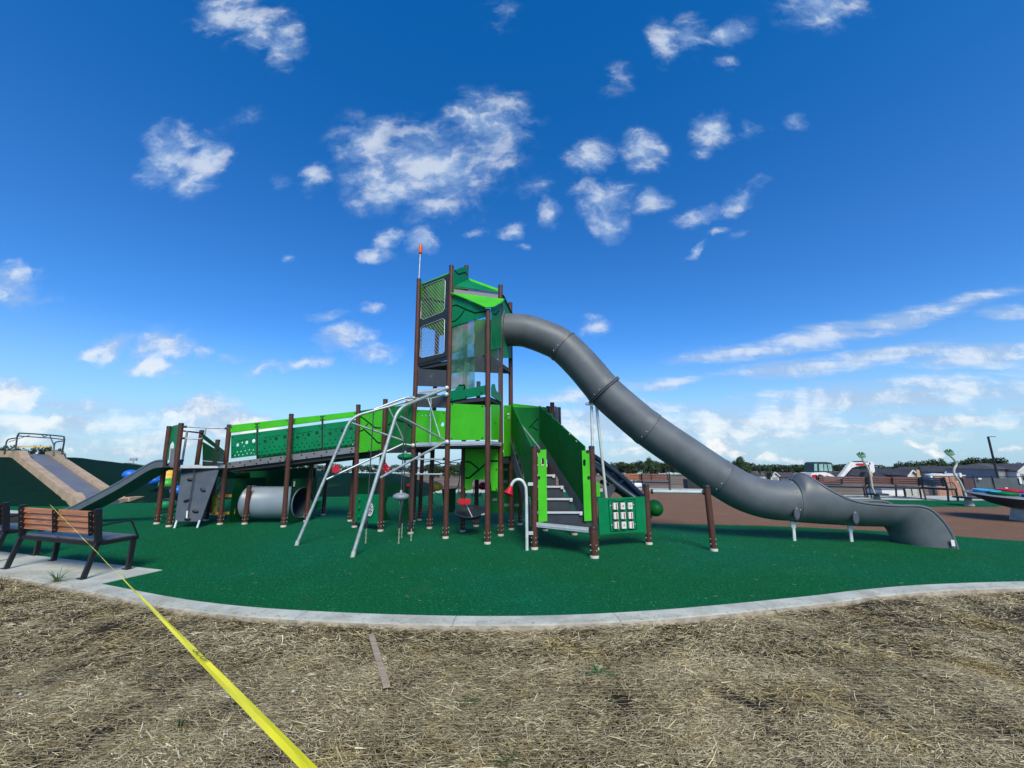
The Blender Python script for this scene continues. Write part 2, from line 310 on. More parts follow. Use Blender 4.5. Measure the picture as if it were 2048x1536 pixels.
# ------------------------------------------------------------------ mesh builder
class MB:
    def __init__(s): s.v = []; s.f = []; s.sm = []
    def quadfaces(s, vs, fs, smooth=False):
        o = len(s.v); s.v += [tuple(v) for v in vs]; s.f += [tuple(i + o for i in f) for f in fs]; s.sm += [smooth] * len(fs); return s
    def box(s, c, size, rot=None):
        h = [x / 2 for x in size]; c = Vector(c)
        vs = [Vector((x * h[0], y * h[1], z * h[2])) for x in (-1, 1) for y in (-1, 1) for z in (-1, 1)]
        if rot is not None: vs = [rot @ v for v in vs]
        return s.quadfaces([c + v for v in vs], [(0,1,3,2),(4,6,7,5),(0,4,5,1),(2,3,7,6),(0,2,6,4),(1,5,7,3)])
    def bar(s, a, b, w, h, up=(0, 0, 1)):        # rectangular bar from a to b
        a = Vector(a); b = Vector(b); d = (b - a); L = d.length; x = d.normalized(); u = Vector(up)
        y = u.cross(x)
        if y.length < 1e-4: y = Vector((0, 1, 0)).cross(x)
        y.normalize(); z = x.cross(y)
        return s.box((a + b) / 2, (L, w, h), Matrix((x, y, z)).transposed())
    def tube(s, pts, r, n=10, cap=True, closed=False, rs=None):
        pts = [Vector(p) for p in pts]; k = len(pts)
        T = []
        for i in range(k):
            a = pts[(i - 1) % k] if (i > 0 or closed) else pts[i]; b = pts[(i + 1) % k] if (i < k - 1 or closed) else pts[i]
            T.append((b - a).normalized())
        ref = Vector((0, 0, 1)) if abs(T[0].z) < .9 else Vector((1, 0, 0))
        y = ref.cross(T[0]).normalized(); vs = []
        for i in range(k):
            y = (y - T[i] * y.dot(T[i])).normalized(); z = T[i].cross(y); rr = rs[i] if rs else r
            for j in range(n):
                a = 2 * math.pi * j / n; vs.append(pts[i] + y * (math.cos(a) * rr) + z * (math.sin(a) * rr))
        fs = []
        for i in range(k if closed else k - 1):
            for j in range(n):
                a = i * n + j; b = i * n + (j + 1) % n; c = ((i + 1) % k) * n + (j + 1) % n; d = ((i + 1) % k) * n + j
                fs.append((a, b, c, d))
        s.quadfaces(vs, fs, True)
        if cap and not closed:
            s.quadfaces(vs[:n], [tuple(range(n))[::-1]]); s.quadfaces(vs[-n:], [tuple(range(n))])
        return s
    def cyl(s, a, b, r, n=12, r2=None):
        return s.tube([a, b], r, n, True, False, [r, r if r2 is None else r2])
    def lathe(s, c, prof, n=16, ax=(0, 0, 1), smooth=True):
        c = Vector(c); z = Vector(ax).normalized(); x = z.orthogonal().normalized(); y = z.cross(x); vs = []; fs = []
        for (r, h) in prof:
            for j in range(n):
                a = 2 * math.pi * j / n; vs.append(c + x * (r * math.cos(a)) + y * (r * math.sin(a)) + z * h)
        for i in range(len(prof) - 1):
            for j in range(n):
                fs.append((i * n + j, i * n + (j + 1) % n, (i + 1) * n + (j + 1) % n, (i + 1) * n + j))
        s.quadfaces(vs, fs, smooth); return s
    def ball(s, c, rx, ry=None, rz=None, n=12, rot=None):
        ry = rx if ry is None else ry; rz = rx if rz is None else rz; vs = []; fs = []; c = Vector(c); m = n // 2
        for i in range(m + 1):
            t = math.pi * i / m
            for j in range(n):
                a = 2 * math.pi * j / n; v = Vector((rx * math.sin(t) * math.cos(a), ry * math.sin(t) * math.sin(a), rz * math.cos(t)))
                vs.append(c + (rot @ v if rot is not None else v))
        for i in range(m):
            for j in range(n): fs.append((i * n + j, (i + 1) * n + j, (i + 1) * n + (j + 1) % n, i * n + (j + 1) % n))
        return s.quadfaces(vs, fs, True)
    def plate(s, to3, outer, holes, t):
        """flat plate: outer and hole outlines in (u, v), to3(u, v, off) gives the point, thickness t along off"""
        def area(p): return sum(p[i][0] * p[(i + 1) % len(p)][1] - p[(i + 1) % len(p)][0] * p[i][1] for i in range(len(p)))
        loops = [list(outer) if area(outer) > 0 else list(outer)[::-1]] + [list(h) if area(h) < 0 else list(h)[::-1] for h in holes]
        flat = [p for l in loops for p in l]
        n = len(flat); vs = [to3(p[0], p[1], t) for p in flat] + [to3(p[0], p[1], 0) for p in flat]
        if holes:
            ed = []; o = 0
            for l in loops: ed += [(o + i, o + (i + 1) % len(l)) for i in range(len(l))]; o += len(l)
            cv, _, cf, *_r = delaunay_2d_cdt([Vector((p[0], p[1])) for p in flat], ed, [], 0, 1e-6)
            def inside(q, l):
                c_ = False
                for i in range(len(l)):
                    a, b = l[i], l[i - 1]
                    if (a[1] > q[1]) != (b[1] > q[1]) and q[0] < (b[0] - a[0]) * (q[1] - a[1]) / (b[1] - a[1]) + a[0]: c_ = not c_
                return c_
            m_ = len(cv); keep = []
            for f in cf:
                q = (sum(cv[i].x for i in f) / len(f), sum(cv[i].y for i in f) / len(f))
                if inside(q, loops[0]) and not any(inside(q, l) for l in loops[1:]): keep.append(f)
            v2 = [to3(p.x, p.y, t) for p in cv] + [to3(p.x, p.y, 0) for p in cv]
            s.quadfaces(v2, [tuple(f) for f in keep] + [tuple(i + m_ for i in f)[::-1] for f in keep])
        else:
            tris = tessellate_polygon([[Vector((p[0], p[1], 0)) for p in l] for l in loops])
            s.quadfaces(vs, [(a, b, c) for a, b, c in tris] + [(c + n, b + n, a + n) for a, b, c in tris])
        o = 0; vs2 = []; fs2 = []
        for l in loops:
            k = len(l)
            for i in range(k):
                a = o + i; b = o + (i + 1) % k; q = len(vs2)
                vs2 += [vs[a], vs[b], vs[b + n], vs[a + n]]; fs2.append((q, q + 3, q + 2, q + 1))
            o += k
        s.quadfaces(vs2, fs2); return s
    def mesh(s, name, m=None):
        me = bpy.data.meshes.new(name); me.from_pydata(s.v, [], s.f); me.update()
        me.polygons.foreach_set('use_smooth', s.sm)
        if m: me.materials.append(m)
        return me
    def build(s, name, m, parent=None, fix=True):
        me = s.mesh(name, m)
        if fix:
            import bmesh
            bm = bmesh.new(); bm.from_mesh(me); bmesh.ops.recalc_face_normals(bm, faces=bm.faces); bm.to_mesh(me); bm.free()
        o = bpy.data.objects.new(name, me); scene.collection.objects.link(o)
        if parent: o.parent = parent
        return o
def tag(o, label=None, cat=None, group=None, kind=None):
    if label: o['label'] = label
    if cat: o['category'] = cat
    if group: o['group'] = group
    if kind: o['kind'] = kind
    return o
def empty(name, loc=(0, 0, 0), rz=0.0):
    o = bpy.data.objects.new(name, None); scene.collection.objects.link(o); o.location = loc; o.rotation_euler = (0, 0, rz)
    o.empty_display_size = .2; return o
def copy_tree(o, parent=None):
    c = o.copy(); scene.collection.objects.link(c); c.parent = parent
    for ch in list(o.children): copy_tree(ch, c)
    return c
def meshobj(name, verts, faces, m, parent=None, smooth=False):
    return MB().quadfaces(verts, faces, smooth).build(name, m, parent, False)
def spline(pts, k=6):
    pts = [Vector(p) for p in pts]; out = []
    for i in range(len(pts) - 1):
        p0 = pts[max(i - 1, 0)]; p1 = pts[i]; p2 = pts[i + 1]; p3 = pts[min(i + 2, len(pts) - 1)]
        for j in range(k):
            t = j / k
            out.append(.5 * ((2 * p1) + (p2 - p0) * t + (2 * p0 - 5 * p1 + 4 * p2 - p3) * t * t + (3 * p1 - p0 - 3 * p2 + p3) * t ** 3))
    out.append(pts[-1]); return out
def ellipse(cx, cy, rx, ry, n=14): return [(cx + rx * math.cos(2 * math.pi * i / n), cy + ry * math.sin(2 * math.pi * i / n)) for i in range(n)]

class Face:
    """vertical plane through two ground points, facing the viewer"""
    def __init__(s, A, B):
        s.A = Vector((A[0], A[1])); s.u = (Vector((B[0], B[1])) - s.A); s.L = s.u.length; s.u.normalize()
        n = Vector((s.u.y, -s.u.x))
        if n.dot(-s.A) < 0: n = -n
        s.n = n
    def uz(s, px, py):
        d = ray(px, py); t = s.A.dot(s.n) / (d.x * s.n.x + d.y * s.n.y)
        p = Vector((d.x * t, d.y * t)); return ((p - s.A).dot(s.u), EYE + d.z * t)
    def p(s, u, z, off=0.0):
        q = s.A + s.u * u + s.n * off; return Vector((q.x, q.y, z))
    def at(s, px, py, off=0.0): return s.p(*s.uz(px, py), off)
PG = None
def panel(face, pix, m, name='panel', holes=(), t=.018, off=0.0, parent=None, uz=False, label=None):
    out = pix if uz else [face.uz(*q) for q in pix]
    b = MB().plate(lambda u, v, o: face.p(u, v, off + o), out, [h for h in holes], t)
    o = b.build(name, m, parent or PG)
    if label: o['label'] = label
    return o
def groove(face, pix, parent, w=.018, off=.0215, m=None):
    pts = [face.uz(*q) for q in pix]; b = MB(); w = w * 1.35 if w > .015 else w
    for i in range(len(pts) - 1):
        a = Vector(pts[i]); c = Vector(pts[i + 1]); d = (c - a).normalized(); nn = Vector((-d.y, d.x)) * w / 2; e = d * w * .35
        q = [a - e + nn, c + e + nn, c + e - nn, a - e - nn]
        b.plate(lambda u, v, o: face.p(u, v, off - .006 + o + .0004 * i), [(x.x, x.y) for x in q], [], .006)
    return b.build('groove', m or M_groove, parent)
def bolts(face, pix, parent, r=.014, off=.018, m=None):
    b = MB()
    for q in pix:
        c = face.at(*q, off); n3 = Vector((face.n.x, face.n.y, 0)); b.cyl(c, c + n3 * .012, r, 8)
    o = b.build('bolts', m or M_bolt, parent); o['kind'] = 'stuff'; return o
# ------------------------------------------------------------------ terrain and ground sheets
def sstep(a, b, x):
    t = min(1.0, max(0.0, (x - a) / (b - a))); return t * t * (3 - 2 * t)
def zt(x, y):
    z = -0.07
    if y > 20: z -= 0.028 * (min(y, 220) - 20)
    if y > 215: z -= 0.075 * (y - 215)
    z -= 1.75 * sstep(8, 18, x) * sstep(.6, 7, y - (21.8 - .42 * max(0, min(x, 30) - 7))) * (1 - sstep(120, 220, y) * .8)
    return z
def grid(name, xs, ys, hf, m, kind='structure', smooth=True):
    vs = [(x, y, hf(x, y)) for y in ys for x in xs]; k = len(xs)
    fs = [(j * k + i, j * k + i + 1, (j + 1) * k + i + 1, (j + 1) * k + i) for j in range(len(ys) - 1) for i in range(k - 1)]
    o = meshobj(name, vs, fs, m, None, smooth); return tag(o, kind=kind)
xs = [-1800, -900, -500, -300, -200, -140, -100, -70, -50] + [i * 4.0 for i in range(-10, 31)] + [140, 170, 220, 300, 500, 900, 1800]
ys = [-200, -60, -20, -5, 3, 8, 13, 17, 20, 22, 24, 26, 28, 30, 33, 36, 40, 45, 50, 60, 75, 90, 110, 130, 160, 190, 220, 260, 400, 800]
grid('ground', xs, ys, zt, M_field)['label'] = 'bare graded field falling away beyond the playground'

def sheet(name, pts, z, m, kind='structure', label=None):
    b = MB().plate(lambda u, v, o: Vector((u, v, z + o)), [(p[0], p[1]) for p in pts], [], -.02)
    o = b.build(name, m); tag(o, label, kind=kind); return o
kin = [(-16, 9.3), (-12, 7.75), (-8.9, 6.45), (-6.7, 5.66), (-5.08, 5.11), (-3.35, 4.50), (-1.87, 4.22), (-.12, 4.11), (1.4, 4.25), (3.2, 4.64), (4.1, 4.88), (5.05, 5.07), (6.39, 5.2), (8.5, 5.3), (12, 5.9), (18, 7.5)]
KI = spline([(x, y, 0) for x, y in kin], 8)
def offs(pts, d):
    out = []
    for i in range(len(pts)):
        t = (pts[min(i + 1, len(pts) - 1)] - pts[max(i - 1, 0)]).normalized(); out.append(pts[i] + Vector((t.y, -t.x, 0)) * d)
    return out
KO = offs(KI, .185); KO2 = offs(KI, .205)
sheet('rubber_surface', [(p.x, p.y) for p in KI] + [(28, 11), (22.5, 13.8), (16.9, 15.9), (13, 18.2), (6.8, 20.2), (0, 20.3), (-7, 20.0), (-40, 20.5), (-40, 12)], -.004, M_rubber, label='green rubber granule safety surfacing across the playground')
br = [G(*q) for q in [(1172, 1040), (1240, 1045), (1300, 1047), (1430, 1049), (1584, 1053), (1750, 1061), (1900, 1071), (2048, 1082)]]
sheet('brown_rubber_surface', [(p.x, p.y) for p in br] + [(16, 7.2), (24, 9.5), (22, 14.5), (16, 16.4), (6.5, 19.8)] + [(p.x, p.y) for p in [G(1222, 986), G(1190, 1005)]], 0.0, M_brown, label='brown rubber granule surfacing behind the big slide')
g2 = [G(*q) for q in [(1560, 992), (1650, 1002), (1760, 1009), (1860, 1014), (1990, 1014), (2047, 1008)]]
sheet('green_rubber_strip', [(p.x, p.y) for p in g2] + [(22, 13.4), (16.9, 16.0), (13, 17.6), (11, 18.6)], .004, M_rubber, label='narrow strip of green surfacing in front of the far path')
pn = [G(*q) for q in [(560, 985), (870, 986), (1000, 985), (1200, 983), (1300, 982.5), (1430, 984), (1560, 990), (1640, 996), (1700, 998), (1800, 1000), (1900, 1001), (2000, 1001)]]
near = [(p.x, p.y) for p in pn] + [(22.5, 13.2), (30, 12)]
far = [(x + (.3 if x > 6 else 0), y + 1.9) for x, y in near][::-1]
sheet('path', near + far, .008, M_conc, label='pale concrete path curving along the far side')
# bench pad and kerb
pad = [(-4.86, 5.72)] + [(p.x, p.y) for p in KI if p.x <= -5.0 and p.x > -13][::-1] + [(-13, 8.25)]
ta = Vector((-4.86, 5.72)); tb = Vector((-8.51, 6.80)); dd = (tb - ta)
pad[-1] = tuple(ta + dd * 2.3)
sheet('concrete_pad', pad, .002, M_conc, label='pale concrete pad with pointed corner under the benches')
kv = [(p.x, p.y, -.014) for p in KI] + [(p.x, p.y, -.014) for p in KO2] + [(p.x, p.y, -.16) for p in KO2]
n = len(KI); kf = [(i, i + n, i + n + 1, i + 1) for i in range(n - 1)] + [(i + n, i + 2 * n, i + 2 * n + 1, i + n + 1) for i in range(n - 1)]
M_kerbside = mat('stained_concrete', (.38, .33, .26), .9, .3, 9, .5, 60)
kerb = tag(meshobj('kerb', kv, kf, M_kerbside), 'low curved concrete kerb between straw and green rubber', kind='structure')
acc = 0; start = 0
for i in range(1, n):
    acc += (KI[i] - KI[i - 1]).length
    if acc > 1.42 or i == n - 1:
        a = KI[start:i + 1]; b_ = KO[start:i + 1]; g = .006
        a = list(a); b_ = list(b_); a[0] = a[0].lerp(a[1], g / max(.01, (a[1] - a[0]).length)); b_[0] = b_[0].lerp(b_[1], g / max(.01, (b_[1] - b_[0]).length))
        MB().plate(lambda u, v, o: Vector((u, v, .004 + o)), [(p.x, p.y) for p in a] + [(p.x, p.y) for p in b_[::-1]], [], -.10).build('kerb_stone', M_conc, kerb)
        start = i; acc = 0

# soil under the straw: gently lumpy
from mathutils import noise as mn
def hs_(x, y):
    h = -.055 + .030 * mn.noise(Vector((x * 1.1, y * 1.1, 0))) + .018 * mn.noise(Vector((x * 3.1, y * 3.1, 5)))
    return min(h, -.022)
def kerb_y(x):
    for i in range(n - 1):
        if KO[i].x <= x <= KO[i + 1].x:
            t = (x - KO[i].x) / (KO[i + 1].x - KO[i].x); return KO[i].y + (KO[i + 1].y - KO[i].y) * t
    return 9.0
gx = np.linspace(-15, 15, 241); vs = []; NY = 70
for j in range(NY):
    for x in gx:
        y = -2.5 + (kerb_y(x) - .012 + 2.5) * j / (NY - 1); vs.append((x, y, hs_(x, y)))
k = len(gx); fs = [(j * k + i, j * k + i + 1, (j + 1) * k + i + 1, (j + 1) * k + i) for j in range(NY - 1) for i in range(k - 1)]
tag(meshobj('soil', vs, fs, M_soil, None, True), 'dark lumpy soil under the straw mat', kind='structure')
# straw: loose blades
kx = np.array([p.x for p in KO]); ky = np.array([p.y for p in KO])
def straw(N, x0, x1, y0, y1, wid, lmin, lmax, zlift=0.0):
    x = rng.uniform(x0, x1, N); t = rng.uniform(0, 1, N); top = np.interp(x, kx, ky)
    y = y0 + (np.minimum(top + .03, y1) - y0) * t
    keep = (y > y0) & (y < top + .03 - rng.exponential(.02, N)); x, y = x[keep], y[keep]; N = len(x)
    # clumpy cover
    f = np.array([mn.noise(Vector((a * 2.3, b * 2.3, 9))) + .5 * mn.noise(Vector((a * 6.5, b * 6.5, 3))) for a, b in zip(x, y)])
    keep = rng.uniform(-1.0, .30, N) < f; x, y, f = x[keep], y[keep], f[keep]; N = len(x)
    ang = rng.normal(0, .55, N) + .25 * np.sin(x * 1.3) + np.where(rng.random(N) < .38, rng.uniform(0, 3.14, N), 0)
    L = rng.uniform(lmin, lmax, N) * rng.uniform(.5, 1.3, N); w = wid * rng.uniform(.5, 1.5, N)
    tilt = rng.normal(0, .14, N)
    zb = np.array([hs_(a, b) for a, b in zip(x, y)]) + rng.uniform(.002, .030, N) + .012 * f + zlift
    dx, dy, dz = np.cos(ang) * np.cos(tilt), np.sin(ang) * np.cos(tilt), np.sin(tilt)
    px_, py_ = -np.sin(ang), np.cos(ang); bend = rng.normal(0, .12, N)
    V = np.zeros((N, 6, 3)); 
    for q, s in enumerate((-.5, 0, .5)):
        off = bend * L * (s * s * 4 - 1) * .25
        cx = x + dx * L * s + px_ * off; cy = y + dy * L * s + py_ * off; cz = np.maximum(zb + dz * L * s, -.05)
        ww = w * (1.0 if q < 2 else .6) / 2; roll = rng.uniform(-.6, .6, N)
        V[:, q * 2] = np.stack([cx - px_ * ww, cy - py_ * ww, cz - ww * roll], 1); V[:, q * 2 + 1] = np.stack([cx + px_ * ww, cy + py_ * ww, cz + ww * roll], 1)
    tone = np.clip(rng.beta(2.2, 2.2, N) + f * .12, 0, 1)
    return V, tone
def blades_mesh(name, parts, m):
    V = np.concatenate([p[0] for p in parts]); tone = np.concatenate([p[1] for p in parts]); N = len(V)
    me = bpy.data.meshes.new(name); me.vertices.add(N * 6); me.vertices.foreach_set('co', V.reshape(-1).astype(np.float32))
    idx = (np.arange(N)[:, None] * 6 + np.array([0, 2, 3, 1, 2, 4, 5, 3])[None, :]).reshape(-1)
    me.loops.add(N * 8); me.loops.foreach_set('vertex_index', idx.astype(np.int32))
    me.polygons.add(N * 2); me.polygons.foreach_set('loop_start', (np.arange(N * 2) * 4).astype(np.int32)); me.polygons.foreach_set('loop_total', np.full(N * 2, 4, np.int32))
    me.update(calc_edges=True)
    ca = me.color_attributes.new('tone', 'FLOAT_COLOR', 'POINT')
    c = np.ones((N * 6, 4), np.float32); c[:, :3] = np.repeat(tone, 6)[:, None]; ca.data.foreach_set('color', c.reshape(-1))
    me.materials.append(m); o = bpy.data.objects.new(name, me); scene.collection.objects.link(o); return o
st = blades_mesh('straw', [straw(260000, -6.5, 6.5, 1.6, 9, .0030, .03, .095), straw(170000, -3.8, 3.8, 1.6, 3.4, .0022, .025, .08, .004),
                           straw(9000, -15, -6.5, 2, 9, .006, .08, .2), straw(9000, 6.5, 15, 2, 9, .006, .08, .2), straw(6000, -5, 5, -1, 1.6, .005, .08, .2),
                           straw(7000, -6, 6, 1.6, 9, .0036, .06, .14, .014)], M_straw)
tag(st, 'pale dry straw matted over the soil', kind='stuff')
# netting threads that hold the straw down
b = MB()
for i in range(34):
    y = 1.7 + i * .045 + random.uniform(-.014, .014)
    pts = [Vector((x, y + .03 * math.sin(x * .7) + .012 * mn.noise(Vector((x * 2, i, 0))), hs_(x, y) + .034)) for x in np.linspace(-3.6, 3.6, 40)]
    b.tube(pts, .0008, 3, False)
tag(b.build('netting_thread', mat('netting', (.40, .37, .28), .7)), 'thin netting threads laid across the straw', kind='stuff')

# ------------------------------------------------------------------ mound with wide slide
def mound_h(x, y):
    s = (x + 14.5) * -.89 + (y - 13.4) * .45                      # distance up the slide
    A = (y - (13.15 - .03 * (x + 14))) * .75; B = s * .21 + .02
    w = (x + 14.45) * .45 + (y - 13.45) * .89
    m1 = min(A, B, 1.62, 1.62 - max(0, w - 1.7) * .22)
    yb = 14.2 + 2.4 * sstep(-13.5, -9, x)
    c = 1.12 - .30 * sstep(-13, -8, x) - .87 * sstep(-6.6, -3.2, x)
    m2 = min((y - yb) * .33, c) if x > -15.5 else -1
    return max(m1, m2, -.3) - max(0, (y - 21)) * .12
M_mound = ground_mat('dark_green_turf', rubber((.0, .011, .007), (.0, .024, .014), (.002, .045, .028), (.9, 1.0, 1.1)))
grid('mound', list(np.arange(-60, -2.4, .4)), list(np.arange(12.8, 27, .3)), mound_h, M_mound)['label'] = 'dark green rubber mound behind the play structure'
ws = tag(empty('embankment_slide', G(208, 1008)), 'wide grey slide with tan concrete edges down the green mound', 'slide')
def wsp(a, w, z):                                                   # along the slide, across, above the bed
    base = Vector((-14.45, 13.45)); d = Vector((-.89, .45)); nrm = Vector((.15, .99))
    q = base + d * a + nrm * w; h = min(max(a * .21, 0) + .03, 1.66) if a > 0 else .03
    return Vector((q.x, q.y, h + z)) - ws.location
def wstrip(name, w0, w1, zz, m, a0=-.5, a1=8.2, k=30, ztop=None):
    vs = []; fs = []
    for i in range(k + 1):
        a = a0 + (a1 - a0) * i / k; zt_ = zz if ztop is None else ztop(a)
        vs += [wsp(a, w0, -.25), wsp(a, w0, zt_), wsp(a, w1, zt_), wsp(a, w1, -.25)]
    for i in range(k):
        o = i * 4; fs += [(o + j, o + j + 1, o + j + 5, o + j + 4) for j in range(3)]
    fs += [(0, 1, 2, 3), (k * 4 + 3, k * 4 + 2, k * 4 + 1, k * 4)]
    return MB().quadfaces(vs, fs).build(name, m, ws)
M_tan = mat('tan_cast_concrete', (.44, .32, .21), .75, .14, 3, .3, 20, dirt=((.30,.22,.15), 1.6, .4))
M_bed = mat('grey_slide_bed', (.155, .16, .18), .5, .12, 2)
wstrip('slide_bed', -.02, .86, .09, M_bed)
lip = lambda a: (.22 + .10 * math.exp(-((a - .25) / .3) ** 2) - .1 * sstep(.0, -.35, a)) if a < 6.6 else .22 + .14 * math.exp(-((a - 7.1) / .45) ** 2)
wstrip('edge_wall', -.30, -.02, .2, M_tan, ztop=lip, k=60); wstrip('edge_wall', .86, 1.12, .2, M_tan, ztop=lip, k=60)
q = wsp(6.6, -.1, 0)
wb = MB(); a_, b_ = wsp(7.6, -.16, .06), wsp(10.5, -.2, .04); wb.bar(a_, b_, .3, .42); wb.build('platform_edge', M_tan, ws)
wb = MB(); a_, b_ = wsp(-.45, 1.1, .06), wsp(-.5, 1.7, .06); wb.bar(a_, b_, .3, .18); wb.build('toe_block', M_tan, ws)
# metal arch barrier on top of the mound
arch = tag(empty('arch_barrier', D(80, 908, 17.0)), 'dark metal pipe arch standing at the top of the wide slide', 'climbing frame')
def ap(px, py, Y=17.0): return D(px, py, Y) - arch.location
b = MB(); b.tube(spline([ap(30.5, 905), ap(34, 877), ap(37, 869), ap(46, 866.5), ap(120, 872), ap(128, 876), ap(128.5, 882), ap(124, 909)], 5), .028, 8); b.build('hoop', mat('dark_blue_pipe', (.03, .05, .06), .4), arch)
b = MB(); b.tube([ap(36, 872), ap(100, 876), ap(127, 879)], .022, 8); b.tube([ap(100, 872), ap(109, 894)], .02, 6); b.tube([ap(84, 870), ap(89, 874), ap(94, 871)], .016, 6); b.build('cross_bar', MATS['dark_blue_pipe'], arch)
b = MB(); b.tube(spline([ap(9, 909, 16.2), ap(12, 888, 16.2), ap(17, 879, 16.4), ap(32, 876, 16.8)], 5), .026, 8); b.build('side_hoop', MATS['dark_blue_pipe'], arch)
b = MB(); b.tube(spline([ap(107, 912, 16.2), ap(108.5, 890, 16.3), ap(113, 884, 16.5), ap(126, 882, 17)], 5), .026, 8); b.build('side_hoop', MATS['dark_blue_pipe'], arch)
b = MB(); b.tube([ap(17, 884, 16.6), ap(60, 870)], .016, 6); b.build('side_brace', MATS['dark_blue_pipe'], arch)
b = MB(); b.bar(ap(34, 893.5), ap(100, 893), .02, .05); b.build('tape_band', M_yellow, arch)
# coloured climbing domes on the mound
for (px, py, Y, r, m, lb) in [(261, 949, 15.6, .25, M_blue, 'upper left blue climbing dome on the dark mound'), (309, 961, 15.0, .23, M_blue, 'lower blue climbing dome left of the ladder posts'),
        (338, 950, 14.8, .26, M_yellow, 'upper yellow climbing ball between the ladder posts'), (337, 958, 14.4, .25, M_yellow, 'lower yellow climbing ball just above the green one'), (336, 968, 14.0, .27, mat('leaf_green_plastic', (.04, .35, .03), .45), 'bright green climbing ball below the yellow ones'),
        (356, 981, 13.0, .22, M_blue, 'small blue climbing ball behind the slate climbing plate'), (333, 1010, 11.6, .25, M_green, 'dark green stepping dome low between the ladder posts')]:
    c = D(px, py, Y); o = MB().ball((0, 0, 0), r, r, r * .75, 16).build('climbing_dome', m); o.location = c
    tag(o, lb, 'climbing dome', 'climbing domes on the mound')
# small ground marks far left
sheet('straw_bank', [(p.x, p.y) for p in [G(-60, 1025), G(72, 1028), G(78, 1040), G(-60, 1052)]], .006, M_soil, label='small patch of straw seen between the two near benches')
sheet('far_path', [(p.x, p.y) for p in [G(-60, 1017), G(76, 1024), G(72, 1028), G(-60, 1025)]], .010, M_conc, label='thin strip of concrete path at far left')
# ------------------------------------------------------------------ play structure
PG = tag(empty('play_structure', G(925, 1063)), 'brown post play structure with green panels, net tower and grey tube slide', 'playground structure')
PG.location = (0, 0, 0)
POSTS = {}; LEAN = {'P1': (838, 558), 'P2': (903, 531), 'P3': (976, 619), 'P4': (1001, 570), 'P5': (1020.5, 605), 'P6': (933, 531), 'B0': (363, 846), 'B0b': (339, 852), 'B1': (459, 849), 'BK': (404, 860), 'BR': (436, 879), 'BT': (583, 828), 'C1': (717, 809), 'C2': (771, 798), 'SL': (1069, 891), 'SB': (1183, 893), 'Q1': (1292, 968), 'Q2': (1413, 970)}   # tops as image pixels; posts are leaned sideways so the tops meet them
TOPX = {}
def post(key, px, py, toppy=None, r=.052, xy=None, z=None, z0=0.0):
    g = G(px, py) if xy is None else Vector((*xy, 0))
    if z is None:
        d = ray(1024, toppy); z = EYE + d.z / d.y * g.y
    dx = (D(*LEAN[key], g.y).x - g.x) if key in LEAN else 0.0
    b = MB().tube([(0, 0, z0), (dx, 0, z - .02)], r, 16)
    o = b.build('post', M_post, PG, False); o.location = g
    c = MB().lathe((dx, 0, z - .02), [(r + .002, -.025), (r + .003, 0), (r * .9, .018), (0.001, .024)], 16).build('post_cap', M_cap, o, False)
    f = MB().lathe((0, 0, 0), [(r + .010, -.02), (r + .012, .024), (r + .004, .034), (r + .002, .036)], 16)
    f.build('footing', M_foot, o, False); f = MB()
    for a in range(4):
        t = a * math.pi / 2 + .4
        for zz in (.11, .19): f.ball((math.cos(t) * (r + .004), math.sin(t) * (r + .004), zz), .011, n=6)
    tag(f.build('bolts', M_foot, o, False), kind='stuff')
    POSTS[key] = (g.x, g.y, z); TOPX[key] = g.x + dx; return o
def PX(k): return (POSTS[k][0], POSTS[k][1])
post('P1', 821, 1067, 558); post('P2', 891, 1076, 531); post('P3', 975, 1087, 619); post('P4', 1001.5, 1071, 570)
post('P5', 1023, 1059, 605); post('P6', 925, 1063, 531); post('P7', 859, 1056.5, 640); post('P8', 952, 1052.5, 763); post('P9', 1040, 1049, 812)
post('B0', 338, 1053, 846); post('B0b', 313.5, 1047.5, 852); post('B1', 440, 1048.5, 849)
post('BK', 377, 1041, 860); post('BR', 412, 1041, 879); post('BT', 0, 0, xy=(-5.24, 9.24), z=2.60); post('BS', 489, 1048, 971)
post('C1', 709, 1054, 809); post('C2', 761, 1062, 798); post('R1', 474, 1035, 905, z=1.25); post('R2', 612, 1043, 900, z=1.5)
post('R3', 700, 1042, 900, z=1.7); post('R4', 646, 1030, z=1.5); post('R5', 420, 1029, z=1.1); post('R6', 839, 1040, z=1.7); post('R7', 826, 1043, z=1.7)
post('R8', 755, 1046, z=1.75)
post('SL', 1069, 1098, 891); post('SR', 1189, 1115, 1052, r=.06); post('SB', 0, 0, xy=(1.43, 6.97), z=1.75)
post('Q1', 1298, 1088, 968); post('Q2', 1428, 1101, 970)
post('D1', 0, 0, xy=(.92, 9.7), z=2.85); post('D2', 0, 0, xy=(.98, 9.25), z=2.88); post('D3', 0, 0, xy=(1.22, 9.9), z=2.85)
post('E1', 0, 0, xy=(.72, 8.75), z=1.7); post('E2', 0, 0, xy=(1.28, 8.3), z=.4)

F12 = Face(PX('P1'), PX('P2')); F23 = Face(PX('P2'), PX('P3')); F34 = Face(PX('P3'), PX('P4')); F45 = Face(PX('P4'), PX('P5'))
F24 = Face(PX('P2'), PX('P4')); F26 = Face(PX('P2'), PX('P6')); F64 = Face(PX('P6'), PX('P4')); F89 = Face(PX('P8'), PX('P9'))
F17 = Face(PX('P1'), PX('P7')); F76 = Face(PX('P7'), PX('P6'))
